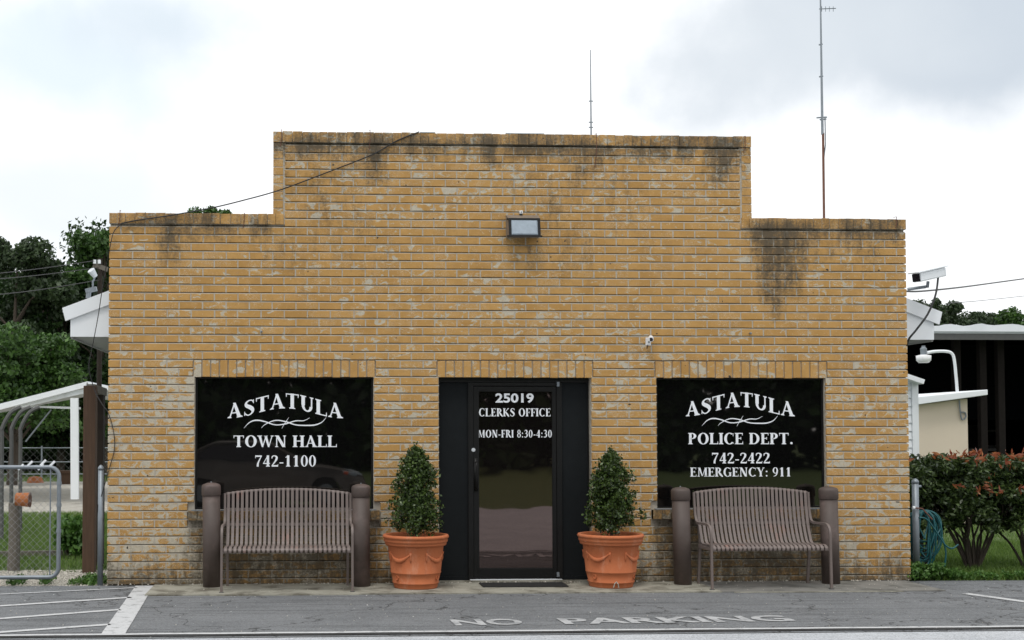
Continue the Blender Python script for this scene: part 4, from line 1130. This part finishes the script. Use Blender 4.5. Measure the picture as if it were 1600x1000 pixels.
# carport
cy = 15.0
t = thing('carport', (P(60, 800, cy).x, cy, 0), 'open carport with white beams and bent steel legs in the left yard', 'carport')
t.location.z = -.03
MB().beam(P(-60, 652, cy), P(138, 600, cy), .12, .12).build('rafter', 'whitepaint', t)
MB().beam(P(136, 600, cy), P(190, 611, cy), .12, .085).build('rafter', 'whitepaint', t)
MB().beam(P(24, 636, cy+.1), P(132, 611, cy+.1), .08, .10).build('rafter', 'whitepaint', t)
MB().beam(P(22, 634, cy+.3), P(126, 638, cy+.3), .06, .05).build('cross_beam', 'whitepaint', t)
a = P(116.5, 622, cy-.1); b = P(117, 780, cy-.1); MB().beam(a, b, .17, .12, (0, 1, 0)).build('post', 'whitepaint', t)
MB().beam(P(40, 690, cy+.4), P(80, 640, cy+.4), .03, .03).build('brace', 'galv', t)
for k, px in enumerate((3, 18, 32)):
    yy = 5.6+.8*k; mb = MB()
    mb.tube(catmull([(P(px, 800, yy).x, yy, -.03), P(px, 690, yy), P(px+1, 668, yy), P(px+14, 645, yy), P(px+30, 636, yy)], 5), .035, 6); mb.build('leg', 'shedtrim', t)
mb = MB(); mb.add([P(-60, 646, cy), P(138, 596, cy), P(138, 590+28, cy+7), P(-60, 590+65, cy+7)], [(0, 1, 2, 3)]); mb.add([P(138, 596, cy), P(190, 607, cy), P(190, 628, cy+7), P(138, 618, cy+7)], [(0, 1, 2, 3)])
r_o = mb.build('roof_sheet', 'tin', t); s_ = r_o.modifiers.new('s', 'SOLIDIFY'); s_.thickness = .02
# wooden posts
t = thing('wooden_post', (P(139, 870, 1.3).x, 1.3, -.03), 'tall brown wooden post by the gravel at the left corner', 'post', 'brown wooden posts')
a = P(140, 603, 1.3); x = P(139.5, 870, 1.3).x; MB().box(x-.07, x+.07, 1.23, 1.37, -.03, a.z).build('timber', 'wood', t, bevel=.006)
t = thing('wooden_post', (P(157, 860, 1.9).x, 1.9, -.03), 'darker wooden post standing behind the tall brown one', 'post', 'brown wooden posts')
x = P(155, 860, 1.9).x; MB().box(x-.03, x+.045, 1.85, 2.0, -.03, P(150, 612, 1.9).z).build('timber', 'darkwood', t, bevel=.006)
MB().beam(P(142, 606, 1.6), P(161, 613, 1.95), .1, .09).build('bracket_block', 'greywood', t)
# galvanised fence post
def pipe_post(px, yy, pt, lb, r=.03):
    x = P(px, 850, yy).x; z = P(px, pt, yy).z
    t = thing('fence_post', (x, yy, -.03), lb, 'fence post', 'galvanised posts')
    MB().tube([(x, yy, -.03), (x, yy, z)], r, 12).build('pipe', 'galv', t, smooth=True)
    MB().lathe([(r+.004, z-.02), (r+.004, z), (r*.7, z+.02), (.006, z+.032)], x, yy, 12).build('cap', 'galv', t, smooth=True)
    return t, x, z
pipe_post(157, .03, 731, 'galvanised gate post at the left corner of the brick')
# gate leaf
gy = -.02
t = thing('chain_link_gate', (P(40, 905, gy).x, gy, 0), 'chain link gate with a rounded galvanised frame, open at the left', 'gate')
gx1_ = P(92, 800, gy).x; gz0_, gz1_ = P(60, 905, gy).z+.02, P(60, 730, gy).z; gx0_ = gx1_-1.5; rr = .10
path = [(gx0_, gy, gz1_)]+[(gx1_-rr+rr*math.sin(a), gy, gz1_-rr+rr*math.cos(a)) for a in np.linspace(0, math.pi/2, 7)]+[(gx1_-rr+rr*math.cos(a), gy, gz0_+rr-rr*math.sin(a)) for a in np.linspace(0, math.pi/2, 7)]+[(gx0_, gy, gz0_)]
MB().tube(path+[(gx0_, gy, gz1_)], .022, 10).build('frame', 'galv', t, smooth=True)
def chainlink(x0, x1, z0, z1, y, s, r, parent, ax=(1, 0)):
    mb = MB(); d = 0; Hh = z1-z0; c = x0-Hh
    while c < x1:
        for sg in (1, -1):
            a0, a1 = max(c, x0), min(c+Hh, x1)
            if a1-a0 < .01: continue
            za, zb_ = (z0+(a0-c), z0+(a1-c)) if sg > 0 else (z1-(a0-c), z1-(a1-c))
            yy = y+(.003 if sg > 0 else -.003)
            mb.tube([(a0, yy, za), (a1, yy, zb_)], r, 3, cap=False)
        c += s
    return mb.build('chain_link_mesh', 'wire', parent)
chainlink(gx0_+.02, gx1_-.025, gz0_+.03, gz1_-.03, gy, .075, .0016, t)
MB().tube([(gx1_-.09, gy, gz0_+.02), (gx1_-.09, gy, gz1_-.02)], .008, 6).build('tension_bar', 'galv', t)
for z in (.35, .62, .85): MB().tube([(gx1_, gy, z+.2), (gx1_, gy, z+.235)], .027, 10).build('band', 'galv', t)
for px, py in ((47, 722), (68, 720), (82, 722), (100*.6+4, 727), (33, 727)):
    c = P(px, py+4, gy); MB().beam((c.x-.03, gy, c.z-.02), (c.x+.025, gy-.01, c.z+.035), .018, .022).build('tie', 'whitepaint', t)
# stump post with a rusty tin
sy = 1.5
t = thing('stump_post', (P(22, 868, sy).x, sy, -.03), 'short grey timber post behind the gate', 'post')
x = P(21, 868, sy).x; MB().tube([(x, sy, -.03), (x+.01, sy, .3), (x, sy, P(20, 786, sy).z)], [.075, .068, .062], 10).build('timber', 'greywood', t)
t = thing('rusty_tin', P(37, 781, sy-.1), 'rusty orange tin fixed to the short grey post', 'tin')
a, b = P(25, 780, sy-.12), P(46, 781, sy-.12); MB().tube([a, b], [.075, .085], 14).build('can', 'rustyorange', t)
MB().tube([b, b+Vector((.01, 0, 0))], .088, 14).build('lip', 'rust', t)
# timber edging
for k, (pa, pb) in enumerate((((-30, 868), (98, 866)), ((100, 866), (160, 864)))):
    a, b = G(*pa), G(*pb); tag(MB().beam((a.x, a.y, .015), (b.x, b.y, .015), .07, .07).build('timber_edging', 'greywood'), ['long grey timber edging between gravel and grass', 'short grey timber edging end beside the wooden post'][k], 'edging', 'timber edging')
# far fence
def fence(x0, x1, y, h, lb, s=.25):
    t = thing('chain_link_fence', ((x0+x1)/2, y, -.03), lb, 'fence')
    for z in (h, .12): MB().tube([(x0, y, z), (x1, y, z)], .022, 6).build('rail', 'galv', t)
    n = int((x1-x0)/2.4)
    for i in range(n+1): x = lerp(x0, x1, i/n); MB().tube([(x, y, -.03), (x, y, h+.08)], .032, 8).build('post', 'galv', t)
    chainlink(x0, x1, .12, h, y, s, .0035, t)
    return t
yf = G(60, 742).y
t = fence(P(-60, 700, 31).x, P(190, 700, 31).x, 31, P(60, 700, 31).z, 'low chain link fence across the back of the left yard')
MB().tube([(P(-60, 722, 31).x, 31, P(60, 722, 31).z), (P(190, 722, 31).x, 31, P(60, 722, 31).z)], .022, 6).build('rail', 'galv', t)
# small things in the yard
c = G(102, 742); a = P(88, 740, 12); b = P(112, 728, 12)
tag(MB().box(P(92, 740, 26).x, P(112, 740, 26).x, 25.8, 26.4, -.03, .32).box(P(91, 740, 26).x, P(113, 740, 26).x, 25.75, 26.45, .32, .4).build('planter_box', 'wood'), 'brown wooden box on the grass by the far fence', 'box')
mb = MB(); x = P(55, 745, 27).x; mb.lathe([(.05, .19), (.20, .16), (.26, .05), (.28, -.03)], x, 27, 10); tag(mb.build('yard_marker', 'rustyorange'), 'small orange marker on the grass in the left yard', 'marker')
mb = MB(); x = P(27, 700, 29).x; mb.box(x-.14, x+.14, 28.9, 29.1, -.03, 1.0); mb.lathe([(.14, 1.0), (.1, 1.08), (.03, 1.12)], x, 29, 12); tag(mb.build('meter_box', 'whitepaint'), 'white upright box near the far left fence', 'box')
# little bush by wooden post
bx = P(112, 830, 3.2).x
t = thing('bush', (bx, 3.2, -.03), 'small bright green bush left of the wooden post', 'bush')
C = [(bx+random.uniform(-.14, .25), 3.2+random.uniform(-.2, .2), random.uniform(.08, .46)) for _ in range(40)]
leaves(clump_points(C, [.11]*40, 2200), .09, 'foliage', 'weed', t)
mb = MB()
for c in C[::4]: mb.tube([(bx, 3.2, -.03), c], [.012, .004], 4)
mb.build('stems', 'bark', t)

# ================================================================== RIGHT SIDE
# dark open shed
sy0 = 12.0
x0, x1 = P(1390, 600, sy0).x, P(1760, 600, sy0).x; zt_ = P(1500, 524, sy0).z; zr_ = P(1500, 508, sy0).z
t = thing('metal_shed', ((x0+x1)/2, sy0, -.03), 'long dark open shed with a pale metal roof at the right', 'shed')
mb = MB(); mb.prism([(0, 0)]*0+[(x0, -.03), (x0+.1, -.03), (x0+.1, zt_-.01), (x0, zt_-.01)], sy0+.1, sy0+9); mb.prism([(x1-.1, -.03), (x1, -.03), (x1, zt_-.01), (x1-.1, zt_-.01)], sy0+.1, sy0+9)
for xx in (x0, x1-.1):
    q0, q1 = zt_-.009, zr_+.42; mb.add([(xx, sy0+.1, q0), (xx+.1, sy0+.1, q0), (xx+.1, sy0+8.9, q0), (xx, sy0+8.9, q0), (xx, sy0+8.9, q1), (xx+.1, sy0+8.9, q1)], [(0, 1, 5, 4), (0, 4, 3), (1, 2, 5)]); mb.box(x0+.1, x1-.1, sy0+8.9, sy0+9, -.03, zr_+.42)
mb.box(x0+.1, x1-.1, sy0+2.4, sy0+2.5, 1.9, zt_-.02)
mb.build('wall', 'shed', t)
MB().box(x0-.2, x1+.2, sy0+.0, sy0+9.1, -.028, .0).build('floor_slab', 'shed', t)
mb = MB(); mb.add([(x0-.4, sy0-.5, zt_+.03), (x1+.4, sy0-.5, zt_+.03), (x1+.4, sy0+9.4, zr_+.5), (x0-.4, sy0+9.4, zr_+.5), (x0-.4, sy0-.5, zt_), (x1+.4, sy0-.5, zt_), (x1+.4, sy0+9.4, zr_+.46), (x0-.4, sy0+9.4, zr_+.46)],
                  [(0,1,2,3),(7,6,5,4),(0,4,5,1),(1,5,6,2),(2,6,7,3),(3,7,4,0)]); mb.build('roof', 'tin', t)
a, b = P(1380, 508, sy0-.5), P(1760, 507, sy0-.5)
mb = MB(); n = 40
vs = []
for i in range(n+1):
    x = lerp(a.x, b.x, i/n); z = lerp(a.z, b.z, i/n)+.02*math.sin(i*1.3)+random.uniform(-.01, .01)
    vs += [(x, sy0-.56, zt_+.035), (x, sy0-.53, z)]
mb.add(vs, [(2*i, 2*i+2, 2*i+3, 2*i+1) for i in range(n)]); o_ = mb.build('roof_edge', 'tin', t); q = o_.modifiers.new('s', 'SOLIDIFY'); q.thickness = .03
MB().box(x0-.4, x1+.4, sy0-.5, sy0-.45, zt_-.13, zt_-.004).build('gutter', 'shedtrim', t)
for px in (1497, 1537, 1565, 1640):
    x = P(px, 600, sy0).x; MB().box(x-.07, x+.07, sy0, sy0+.14, .001, zt_-.02).build('post', 'shedpost', t)
for px, w_, h_, yy in ((1530, .9, 1.3, 3.5), (1572, 1.3, 1.8, 4.5), (1615, 1.0, 1.1, 3.2)):
    x = P(px, 650, sy0+yy).x; mb = MB()
    for q in (0, .45, .9): mb.box(x-w_/2, x+w_/2, sy0+yy, sy0+yy+.5, h_*q-.0, h_*q+.05)
    for q in (-1, 1): mb.box(x+q*w_/2-.03+q*.031, x+q*w_/2+.03+q*.031, sy0+yy, sy0+yy+.5, 0.001, h_)
    mb.build('shelf', 'shedtrim', t)
# cream outbuilding
oy = 8.0
x0, x1 = P(1434, 660, oy).x, P(1512, 660, oy).x; zt_ = P(1475, 630, oy).z
t = thing('outbuilding', ((x0+x1)/2, oy, -.03), 'small cream stucco outbuilding with a white flat roof behind the hedge', 'building')
zl, zr2 = P(1437, 633, oy).z, P(1512, 623, oy).z
mb = MB(); mb.prism([(x0, -.03), (x1, -.03), (x1, zr2), (x0, zl)], oy, oy+3.4); mb.build('wall', 'stucco', t)
mb = MB(); a, b = P(1432, 620, oy-.15), P(1541, 610, oy-.15); h_ = .085
x_a, x_b = a.x, b.x
mb.prism([(x_a, zl+.004), (x_b, zr2+.062), (x_b, zr2+.062+h_*1.1), (x_a, zl+.004+h_*1.6)], oy-.2, oy+3.6); mb.build('roof', 'whitepaint', t, bevel=.01)
mb = MB(); mb.tube(catmull([P(1499, 625, oy-.03), P(1500, 640, oy-.03), P(1503, 655, oy-.03), P(1509, 652, oy-.03), P(1508, 645, oy-.03), P(1502, 644, oy-.03)], 5), .014, 6); mb.build('conduit', 'galv', t)
t = thing('yard_lamp', P(1496, 613, oy-.1), 'white yard lamp on a bent arm above the cream outbuilding', 'lamp')
mb = MB(); mb.tube(catmull([P(1496, 616, oy-.1), P(1494, 590, oy-.1), P(1491, 562, oy-.1), P(1487, 552, oy-.1), P(1478, 549, oy-.1), P(1462, 549, oy-.1), P(1448, 551, oy-.1)], 6), .026, 8); mb.build('arm', 'whitepaint', t, smooth=True)
c = P(1443, 549, oy-.1)
MB().lathe([(.05, c.z-.06), (.055, c.z+.05), (.03, c.z+.07), (.03, c.z+.10)], c.x, oy-.1, 14).build('photocell_housing', 'galv', t)
MB().lathe([(.085, c.z-.20), (.12, c.z-.16), (.125, c.z-.075), (.06, c.z-.06)], c.x, oy-.1, 14).build('lamp_shade', 'weddot', t, smooth=True)
# white siding wing
wy_ = 5.0
x0, x1 = P(1400, 650, wy_).x, P(1434, 650, wy_).x; zt_ = P(1425, 590, wy_).z
t = thing('siding_annex', ((x0+x1)/2, wy_, -.03), 'sliver of a white clapboard annex right of the brick corner', 'building')
MB().box(x0, x1-.005, wy_+.02, wy_+2.2, -.03, zt_-.01).build('wall', 'whitepaint', t)
z = 0.0; 
while z < zt_-.1:
    mb = MB(); mb.prism([(x0, z), (x1-.10, z), (x1-.10, z+.115), (x0, z+.115)], wy_-.004, wy_+.019); o_ = mb.build('siding_board', 'whitepaint', t); o_.rotation_euler = (R(-6), 0, 0); z += .125
MB().box(x1-.095, x1, wy_-.03, wy_+.019, -.03, zt_-.02).build('corner_board', 'whitepaint', t)
MB().beam(P(1395, 582, wy_-.1), P(1439, 597, wy_-.1), .2, .07).build('roof_trim', 'whitepaint', t)
# far trees
gr = 'trees behind the shed'
for i, (px, yt, dy, m_, s_, rd) in enumerate(((1440, 452, 26, 'leafgrey', 3, 1.0), (1465, 455, 27, 'leafgrey', 5, 1.1), (1490, 470, 30, 'leafgrey', 6, 1.4), (1515, 480, 32, 'leafgrey', 7, 1.3), (1532, 482, 33, 'leafgrey', 21, 1.6), (1560, 484, 33, 'leafgrey', 22, 1.6), (1590, 484, 33, 'leaf2', 23, 1.6), (1545, 474, 31, 'leafgrey', 8, 1.4), (1575, 480, 30, 'leaf2', 9, 1.3), (1605, 472, 29, 'leaf2', 10, 1.5), (1640, 475, 31, 'leaf', 11, 1.9), (1418, 462, 28, 'leafgrey', 13, 1.2))):
    lb = ['wispy grey-green tree directly behind the security camera', 'wispy tree just right of the security camera cord', 'pale airy tree above the start of the shed roof', 'lower rounded tree above the shed roof', 'low far tree just left of the highest one above the shed roof', 'low far tree filling the gap above the shed roof', 'low far tree near the right edge above the shed roof', 'grey-green tree between two gaps above the shed roof', 'greener tree above the right part of the shed roof', 'greener tree at the right edge of the photo', 'dark tree cut off past the right edge', 'tree half hidden behind the right brick corner'][i]
    tree_px('broadleaf_tree', px, yt, dy, rd, 9000, .13, m_, lb, seed=50+s_, group=gr, clumps=34, cr=.24, low=.45)
C = [(x+random.uniform(-2, 2), 75+random.uniform(-4, 4), z) for x in np.arange(-90, 110, 2.2) for z in (.8, 3, 5)]
tag(leaves(clump_points(C, [2.4]*len(C), 60000, .9), .8, 'distant_woods', 'leaf'), 'far belt of woods behind the buildings', kind='stuff')
# photinia hedge
def hedge_shrub(px, yy, w_, lb, seed, red):
    r_ = random.Random(seed); x = P(px, 860, yy).x; h = P(px, 708, yy).z
    t = thing('hedge_shrub', (x, yy, -.03), lb, 'shrub', 'clipped hedge shrubs with red tips')
    mb = MB(); zb_ = .52
    for i in range(17):
        a = r_.uniform(-1, 1); tx = x+a*w_*.8; ty = yy+r_.uniform(-.3, .3); tz = r_.uniform(.55, .85)
        m_ = (x+a*w_*.34+r_.uniform(-.06, .06), yy+(ty-yy)*.4, .20+.1*r_.random())
        pts = catmull([(x+a*.07, yy, -.03), m_, (lerp(m_[0], tx, .6), ty, lerp(.25, tz, .55)), (tx, ty, tz)], 4)
        mb.tube(pts, [lerp(.017, .007, q/(len(pts)-1)) for q in range(len(pts))], 6)
        for s in range(3):
            q = pts[-3-s]; e = Vector((tx+r_.uniform(-.25, .25), ty+r_.uniform(-.2, .2), tz+r_.uniform(-.05, .3))); mb.tube([q, (q+e)/2+Vector((0, 0, .03)), e], [.009, .007, .003], 5)
    mb.build('trunk', 'bark', t)
    C = []; Rr = []
    for i in range(330):
        u = r_.uniform(-1, 1); z = lerp(.47, h-.09, r_.random()**.95); ed = .30+.16*(1-((z-.6)/(h-.6)))
        C.append((x+u*w_, yy+r_.uniform(-.5, .42), z)); Rr.append(r_.uniform(.07, .13))
    C = [c for c in C if not (c[2] < .78 and r_.random() < .55)]; Rr = Rr[:len(C)]
    leaves(clump_points(C, Rr, 21000, .85), .066, 'crown', 'hedge', t, aspect=.42)
    C = []
    for i in range(red):
        u = r_.uniform(-1, 1); z = h-.02+r_.uniform(-.06, .05) if r_.random() < .6 else r_.uniform(h-.45, h)
        C.append((x+u*w_, yy-.52+r_.uniform(-.03, .3)*(z > h-.1), z))
    if red:
        o_ = leaves(clump_points(C, [.055]*len(C), red*6, 1), .095, 'young_leaves', 'redleaf', t, aspect=.30, up=2.5)
    return t
hedge_shrub(1440, 1.25, .48, 'dark hedge shrub pressed beside the brick corner behind the hose', 1, 6)
hedge_shrub(1520, 1.25, .55, 'forked hedge shrub with bare stems showing beneath', 2, 26)
hedge_shrub(1610, 1.20, .55, 'hedge shrub at the right edge with most red leaves', 3, 34)
# hose and its post
t, hx_, hz_ = pipe_post(1431.5, .25, 752, 'galvanised post with a pointed cap carrying the green hose', .036)
MB().tube([(hx_+.02, .25, hz_-.06), (hx_+.065, .25, hz_-.055)], .014, 8).build('stub', 'galv', t)
MB().tube([(hx_-.05, .2, hz_-.29), (hx_+.05, .2, hz_-.30), (hx_+.16, .2, hz_-.42)], .008, 6).build('hook', 'rust', t)
MB().tube([(hx_-.06, .2, hz_-.29), (hx_-.035, .2, hz_-.29)], .018, 8).build('bolt', 'whitepaint', t)
mb = MB(); cz = hz_-.40
for k in range(15):
    w_ = .06+.011*k; dx = .10+.004*k; dr = .26+.024*((k*7) % 15); pts = []
    for i in range(29):
        a = 2*math.pi*i/28
        pts.append((hx_+dx+w_*math.sin(a)+.03*math.sin(2*a+k), .30+.05*math.cos(a+k)+.006*k, cz+.06-dr*(1-math.cos(a))*.5*1.15+.01*math.sin(3*a+k)))
    mb.tube(pts, .0095, 6, cap=False)
mb.tube(catmull([(hx_+.02, .22, cz), (hx_+.10, .2, cz-.02), (hx_+.20, .2, cz-.15), (hx_+.30, .2, cz-.30), (hx_+.38, .2, cz-.34), (hx_+.46, .22, cz-.30)], 6), .0095, 6)
mb.tube(catmull([(hx_+.30, .26, cz-.22), (hx_+.33, .24, cz-.38), (hx_+.31, .24, cz-.56), (hx_+.27, .22, cz-.68)], 6), .0095, 6)
mb.tube(catmull([(hx_-.06, .28, cz+.05), (hx_-.07, .28, cz-.3), (hx_-.05, .28, cz-.66)], 6), .0095, 6)
tag(mb.build('garden_hose', 'hose', smooth=True), 'teal garden hose hanging in loose coils on the post', 'hose')

# ------------------------------------------------------------------ grass, weeds, gravel
def blades(name, pts, h, mat, lb, wid=.006):
    pts = np.asarray(pts); n = len(pts); a = rng.uniform(0, 6.28, n); hh = h*rng.uniform(.5, 1.3, n); le = rng.normal(0, .35, (n, 2))*hh[:, None]
    d = np.stack([np.cos(a), np.sin(a), np.zeros(n)], 1)*wid
    tip = pts+np.stack([le[:, 0], le[:, 1], hh], 1)
    V = np.stack([pts-d, pts+d, tip], 1).reshape(-1, 3)
    o = np_mesh(name, V, np.arange(3*n), mat, None, np.repeat(rng.beta(2, 2, n), 3), per=3)
    return tag(o, lb, kind='stuff')
def scatter(x0, x1, y0, y1, n, z=-.03, patch=None):
    p = np.stack([rng.uniform(x0, x1, n), rng.uniform(y0, y1, n)**1, np.full(n, z)], 1)
    if patch:
        k = np.sin(p[:, 0]*patch)+np.sin(p[:, 1]*patch*1.3+1)+np.sin((p[:, 0]+p[:, 1])*patch*.7)+rng.normal(0, .6, n); p = p[k > 0]
    return p
xr = XR+.05
blades('grass', np.concatenate([scatter(xr, 9.5, .12, 4.5, 42000), scatter(xr, 12, 4.5, 11, 16000)]), .07, 'grass', 'short green grass around and behind the hedge')
xg = G(160, 860).x
blades('grass', np.concatenate([scatter(-11, -4.35, 1.7, yg0, 60000), scatter(-24, -8, yg1, 38, 20000)]), .07, 'grass', 'short green grass in the left yard')
pw = [(P(px, 890, yy).x+rng.normal(0, .06), yy+rng.normal(0, .05), 0) for px, yy in ((1436, .16), (1444, .12), (1450, .12), (1432, .05), (1460, .2), (1475, .2)) for _ in range(1)]
C = [(x, y, .04+.10*random.random()) for x, y, _ in pw for _ in range(6)]
C = [(c[0]+random.uniform(-.13, .13), c[1]+random.uniform(-.06, .06), c[2]) for c in C]
tag(leaves(clump_points(C, [.07]*len(C), 2600), .045, 'weeds', 'weed'), 'leafy weeds at the foot of the hose post', kind='stuff')
C = [(xr+random.random()*4.5, .14+random.uniform(0, .12), .01+.04*random.random()) for _ in range(160)]
tag(leaves(clump_points(C, [.055]*len(C), 6000), .035, 'ground_cover', 'weed'), 'low weeds along the lot edge under the hedge', kind='stuff')
C = [(P(px, 890, .15).x+random.uniform(-.1, .1), .15+random.uniform(-.12, .25), random.uniform(0, .05)) for px in (128, 136, 145, 150, 30, 60) for _ in range(6)]
tag(leaves(clump_points(C, [.06]*len(C), 1800), .035, 'weeds', 'weed'), 'low weeds in the gravel by the gate post', kind='stuff')
# gravel stones
def stones(x0, x1, y0, y1, n, smin, smax, z, lb, name='gravel'):
    base = np.array([(1, 0, 0), (-.5, .87, 0), (-.5, -.87, 0), (0, 0, .8), (0, 0, -.6)]); fi = np.array([(0, 1, 3), (1, 2, 3), (2, 0, 3), (1, 0, 4), (2, 1, 4), (0, 2, 4)])
    V = []; I = []; T = []
    c = np.stack([rng.uniform(x0, x1, n), rng.uniform(y0, y1, n), np.full(n, z)], 1); s = rng.uniform(smin, smax, n); a = rng.uniform(0, 6.28, n)
    ca, sa = np.cos(a), np.sin(a)
    B = np.repeat(base[None], n, 0)*rng.uniform(.6, 1.2, (n, 1, 3)); X = B[..., 0]*ca[:, None]-B[..., 1]*sa[:, None]; Y = B[..., 0]*sa[:, None]+B[..., 1]*ca[:, None]
    V = np.stack([X, Y, B[..., 2]], 2)*s[:, None, None]+c[:, None]
    I = (fi[None]+5*np.arange(n)[:, None, None]).reshape(-1)
    return tag(np_mesh(name, V.reshape(-1, 3), I, 'stone', None, None, per=3), lb, kind='stuff')
stones(-9, XL+.0, -.02, 1.5, 9000, .006, .02, -.018, 'loose pale gravel by the gate')
stones(XL-.9, XR+.4, -.8, -.02, 160, .003, .009, .002, 'grit scattered on the concrete apron', 'grit')
stones(-7, 7, YL+.1, YA-.05, 260, .003, .008, -.010, 'grit scattered on the asphalt', 'grit')
# low brick footing crumbs and leaf litter at the wall foot
stones(XL, XR, -.06, -.015, 300, .006, .016, .002, 'mortar crumbs along the foot of the brick wall', 'rubble')

# ================================================================== ACROSS THE STREET (seen in the glass)
C = [(x+random.uniform(-1.2, 1.2), -42+random.uniform(-3, 3), z+random.uniform(-.8, .8)) for x in np.arange(-44, 44, 1.0) for z in (.6, 1.8, 3.2, 4.8, 6.4, 8.0, 9.6, 11.2)]
C = [c for c in C if c[2] < 10.6+1.2*math.sin(c[0]*.35)]
tag(leaves(clump_points(C, [1.7]*len(C), 150000, .9), .62, 'woodland', 'leaf'), 'dark belt of trees across the street', kind='stuff')
# the parked car whose side shows in the left window
def car(xf, yc):
    t = thing('parked_car', (xf-2.3, yc, -.016), 'dark grey saloon car parked across the street, mirrored in the left window', 'car')
    Z0 = .18-.016
    prof = [(-.02, .30), (-.02, .48), (.03, .62), (.12, .70), (.45, .78), (.95, .86), (1.30, .93), (2.0, 1.34), (2.35, 1.42), (2.9, 1.43), (3.4, 1.36), (4.05, 1.03), (4.45, .99), (4.60, .90), (4.64, .55), (4.60, .32)]
    prof = spline(prof, 3)
    def halfw(z, s): # body tumbles in above the belt line
        w_ = .88 if z < .92 else lerp(.86, .58, min(1, (z-.92)/.5))
        return w_*(1-.22*max(0, (.5-s)/.5)**2-.12*max(0, (s-4.2)/.45)**2)
    mb = MB(); n = len(prof); vs = []
    for s, z in prof:
        h = halfw(z, s)
        for q in (-1, -.8, .8, 1): vs.append((xf-s, yc+q*h, z-(.03 if abs(q) == 1 else 0)))
    fs = [(4*i+k, 4*i+k+1, 4*i+5+k, 4*i+4+k) for i in range(n-1) for k in range(3)]
    b0 = len(vs)
    for i, (s, z) in enumerate(prof):          # sides down to the sill
        arch = max(0, .36**2-(s-.88)**2)**.5 if abs(s-.88) < .36 else (max(0, .36**2-(s-3.55)**2)**.5 if abs(s-3.55) < .36 else 0)
        zb = max(.2, .30+arch-.02) if arch else .2
        zm = min(.62, z-.05)
        for q in (-1, 1): vs += [(xf-s, yc+q*.89*(1-.22*max(0, (.5-s)/.5)**2), max(zm, zb)), (xf-s, yc+q*.86, min(zb, z))]
    for i in range(n-1):
        for k, c_ in ((0, 0), (2, 3)):
            a, b = b0+4*i+k, b0+4*i+4+k
            fs += [(4*i+c_, 4*i+4+c_, b, a), (a, b, b+1, a+1)]
    mb.add(vs, fs); mb.build('body', 'carpaint', t, smooth=True)
    for q in (-1, 1):
        mb = MB(); pts = [(1.42, .95), (2.08, 1.31), (2.45, 1.36), (2.9, 1.365), (3.35, 1.30), (3.85, 1.03)]
        vs = [(xf-s, yc+q*(halfw(z, s)+.012), z-.01) for s, z in pts]; mb.add(vs, [tuple(range(6))]); mb.build('side_window', 'lens', t)
        for s in (.88, 3.55):
            mb = MB(); c = (xf-s, yc+q*.80, .32-.016)
            mb.tube([(c[0], c[1]-q*.1, c[2]), (c[0], c[1]+q*.08, c[2])], .32, 28); wl = mb.build('wheel', 'tyre', t)
            MB().tube([(c[0], c[1]+q*.079, c[2]), (c[0], c[1]+q*.095, c[2])], .19, 16).build('rim', 'galv', wl)
        mb = MB(); mb.tube([(xf-.10, yc+q*.62, .66), (xf-.28, yc+q*.80, .70), (xf-.50, yc+q*.87, .745)], [.05, .075, .03], 10); hl = mb.build('headlight', 'lampglass', t)
        MB().tube([(xf-.40, yc+q*.885, .72), (xf-.48, yc+q*.90, .735)], [.045, .03], 8).build('indicator', 'orange', hl)
        MB().beam((xf-1.55, yc+q*.95, .98), (xf-1.40, yc+q*1.05, .98), .12, .12).build('mirror', 'carpaint', t)
    MB().box(xf-4.4, xf-.2, yc-.8, yc+.8, .14, .30).build('underbody', 'tyre', t)
V1 = P(569, 748, .055)
dr = (V1-CAM); yv = 14.3; tt = (yv-CAM.y)/dr.y
car(CAM.x+dr.x*tt, -14.2)
